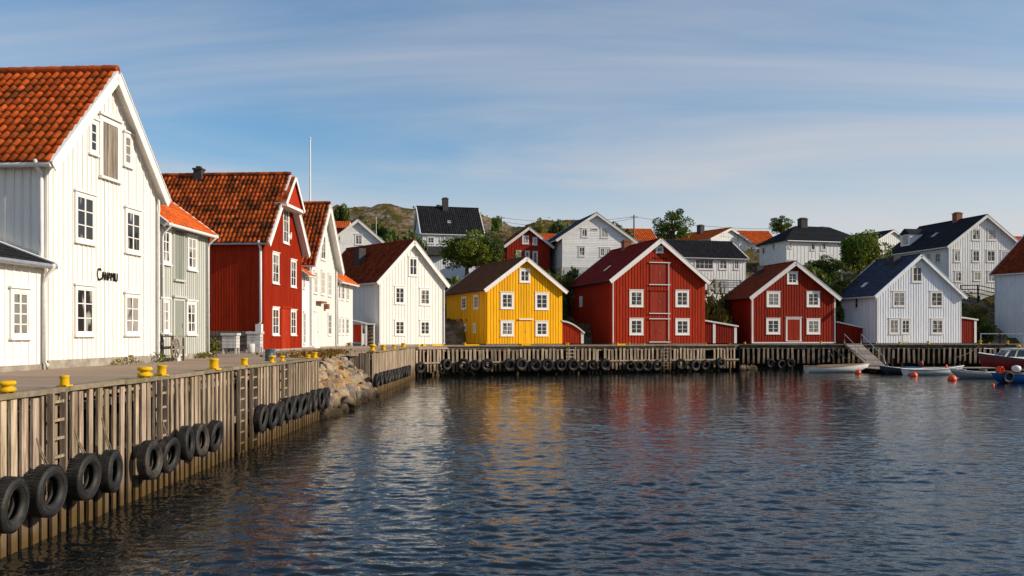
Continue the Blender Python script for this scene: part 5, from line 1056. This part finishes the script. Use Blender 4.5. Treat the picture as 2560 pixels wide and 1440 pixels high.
def cabin(x0, x1, xf, w, z0, z1, nm):
    m = MB(); tw = w - .14; bot = [(x0, -w, z0), (x1, -w * .8, z0), (x1, w * .8, z0), (x0, w, z0)]; topp = [(x0 + .05, -tw, z1), (xf, -tw * .9, z1), (xf, tw * .9, z1), (x0 + .05, tw, z1)]
    m.add(bot + topp, [(4, 5, 6, 7), (0, 1, 5, 4), (1, 2, 6, 5), (2, 3, 7, 6), (3, 0, 4, 7)]); q = [V(*v) for v in topp]; m.obox(q[0] + V(-.08, -.08, .001), (xf - x0 + .05, 0, 0), (0, 2 * tw + .16, 0), (0, 0, .06)); o = m.build('cabin', M['b_white'], b6)
    for sg in (-1, 1):
        A, Bq, Cq, Dq = V(x0, sg * w, z0), V(x1, sg * w * .8, z0), V(xf, sg * tw * .9, z1), V(x0 + .05, sg * tw, z1); P = lambda u, v: (A.lerp(Bq, u)).lerp(Dq.lerp(Cq, u), v) + V(0, sg * .012, 0); g = MB()
        for ua, ub in ((.08, .46), (.54, .90)): g.add([P(ua, .22), P(ub, .22), P(ub - .02, .86), P(ua, .86)], [(0, 1, 2, 3)])
        g.build('cabin_window', M['pane'], o)
    A, Bq = V(x1, -w * .8, z0), V(x1, w * .8, z0); Cq, Dq = V(xf, tw * .9, z1), V(xf, -tw * .9, z1); P = lambda u, v: (A.lerp(Bq, u)).lerp(Dq.lerp(Cq, u), v) + V(.012, 0, .004); g = MB(); g.add([P(.08, .2), P(.92, .2), P(.92, .85), P(.08, .85)], [(0, 1, 2, 3)]); g.build('windscreen', M['pane'], o); return o
cabin(.15, 2.3, 1.55, .85, 1.08, 1.98, 'cabin'); o = cabin(-2.6, .0, -.25, .95, 1.05, 2.15, 'wheelhouse'); m = MB(); m.box(-2.2, -1.3, -.97, -.945, 1.35, 1.95); m.build('red_curtain', M['b_red'], o)
m = MB(); m.tube([(2.2, -.85, 1.25), (2.2, -.85, 2.0)], .03, 6); m.tube([(3.4, -.3, 1.45), (3.4, -.3, 2.0)], .03, 6); m.tube([(2.2, -.85, 1.95), (3.4, -.3, 2.0)], .02, 6); m.tube([(-.1, 0, 2.1), (-.1, 0, 3.2)], .025, 6); m.build('rail', M['metal'], b6)
m = MB()
for k, x in enumerate((-.3, .2)): m.lathe([(0, -.1), (.17, -.06), (.18, .05), (0, .12)], 12, (x, -.3, 2.22))
m.build('life_buoy', M['yellow_paint'], b6)
# ------------------------------------------------------------------ buoys and mooring lines
def buoy(px, py, dia, label, tilt=0):
    Y = HC * F / (py - HY); q = at(px, HY, Y); r = tag(empty('buoy', (q.x, Y, 0), random.uniform(0, 6)), label, 'buoy', 'orange mooring buoys'); m = MB(); R_ = dia / 2
    m.lathe([(0, -R_ * .5), (R_ * .75, -R_ * .35), (R_, .1 * R_), (R_ * .96, R_ * .5), (R_ * .7, R_ * .95), (R_ * .3, R_ * 1.18), (0, R_ * 1.22)], 20); m.build('float', M['orange'], r); m = MB(); m.lathe([(R_ * .05, 0), (R_ * .18, 0), (R_ * .18, R_ * .16), (R_ * .05, R_ * .16)], 10, (0, 0, R_ * 1.2), closed=True); m.build('eye', M['orange'], r); r.rotation_euler = (tilt, tilt * .5, 0)
buoy(2144, 934, .55, 'orange buoy at the bow of the long white rowing boat', .5); buoy(2284, 941, .58, 'orange buoy floating in front of the open white boat', .3); buoy(2380, 951, .62, 'orange buoy floating closest to the grey open boat', .1); buoy(2482, 964, .22, 'tiny orange buoy below the blue work boat')
def line(a, b, sag, lab, rr=.025):
    m = MB(); m.tube([a.lerp(b, i / 14) - V(0, 0, sag * 4 * (i / 14) * (1 - i / 14)) - a for i in range(15)], rr, 5); o = m.build('mooring_line', M['rope'], None, a); tag(o, lab, 'mooring line', 'mooring lines')
line(at(2452, 861, 81.9), at(2385, 893, 80.5), .25, 'pale mooring line hanging from the quay bollard toward the pontoon'); line(at(2082, 868, 81.9), at(2150, 902, 77), .4, 'slack mooring line from the quay down to the rowing boat'); line(at(2072, 870, 81.9), at(2084, 896, 79), .1, 'short mooring line hanging beside the slack one')
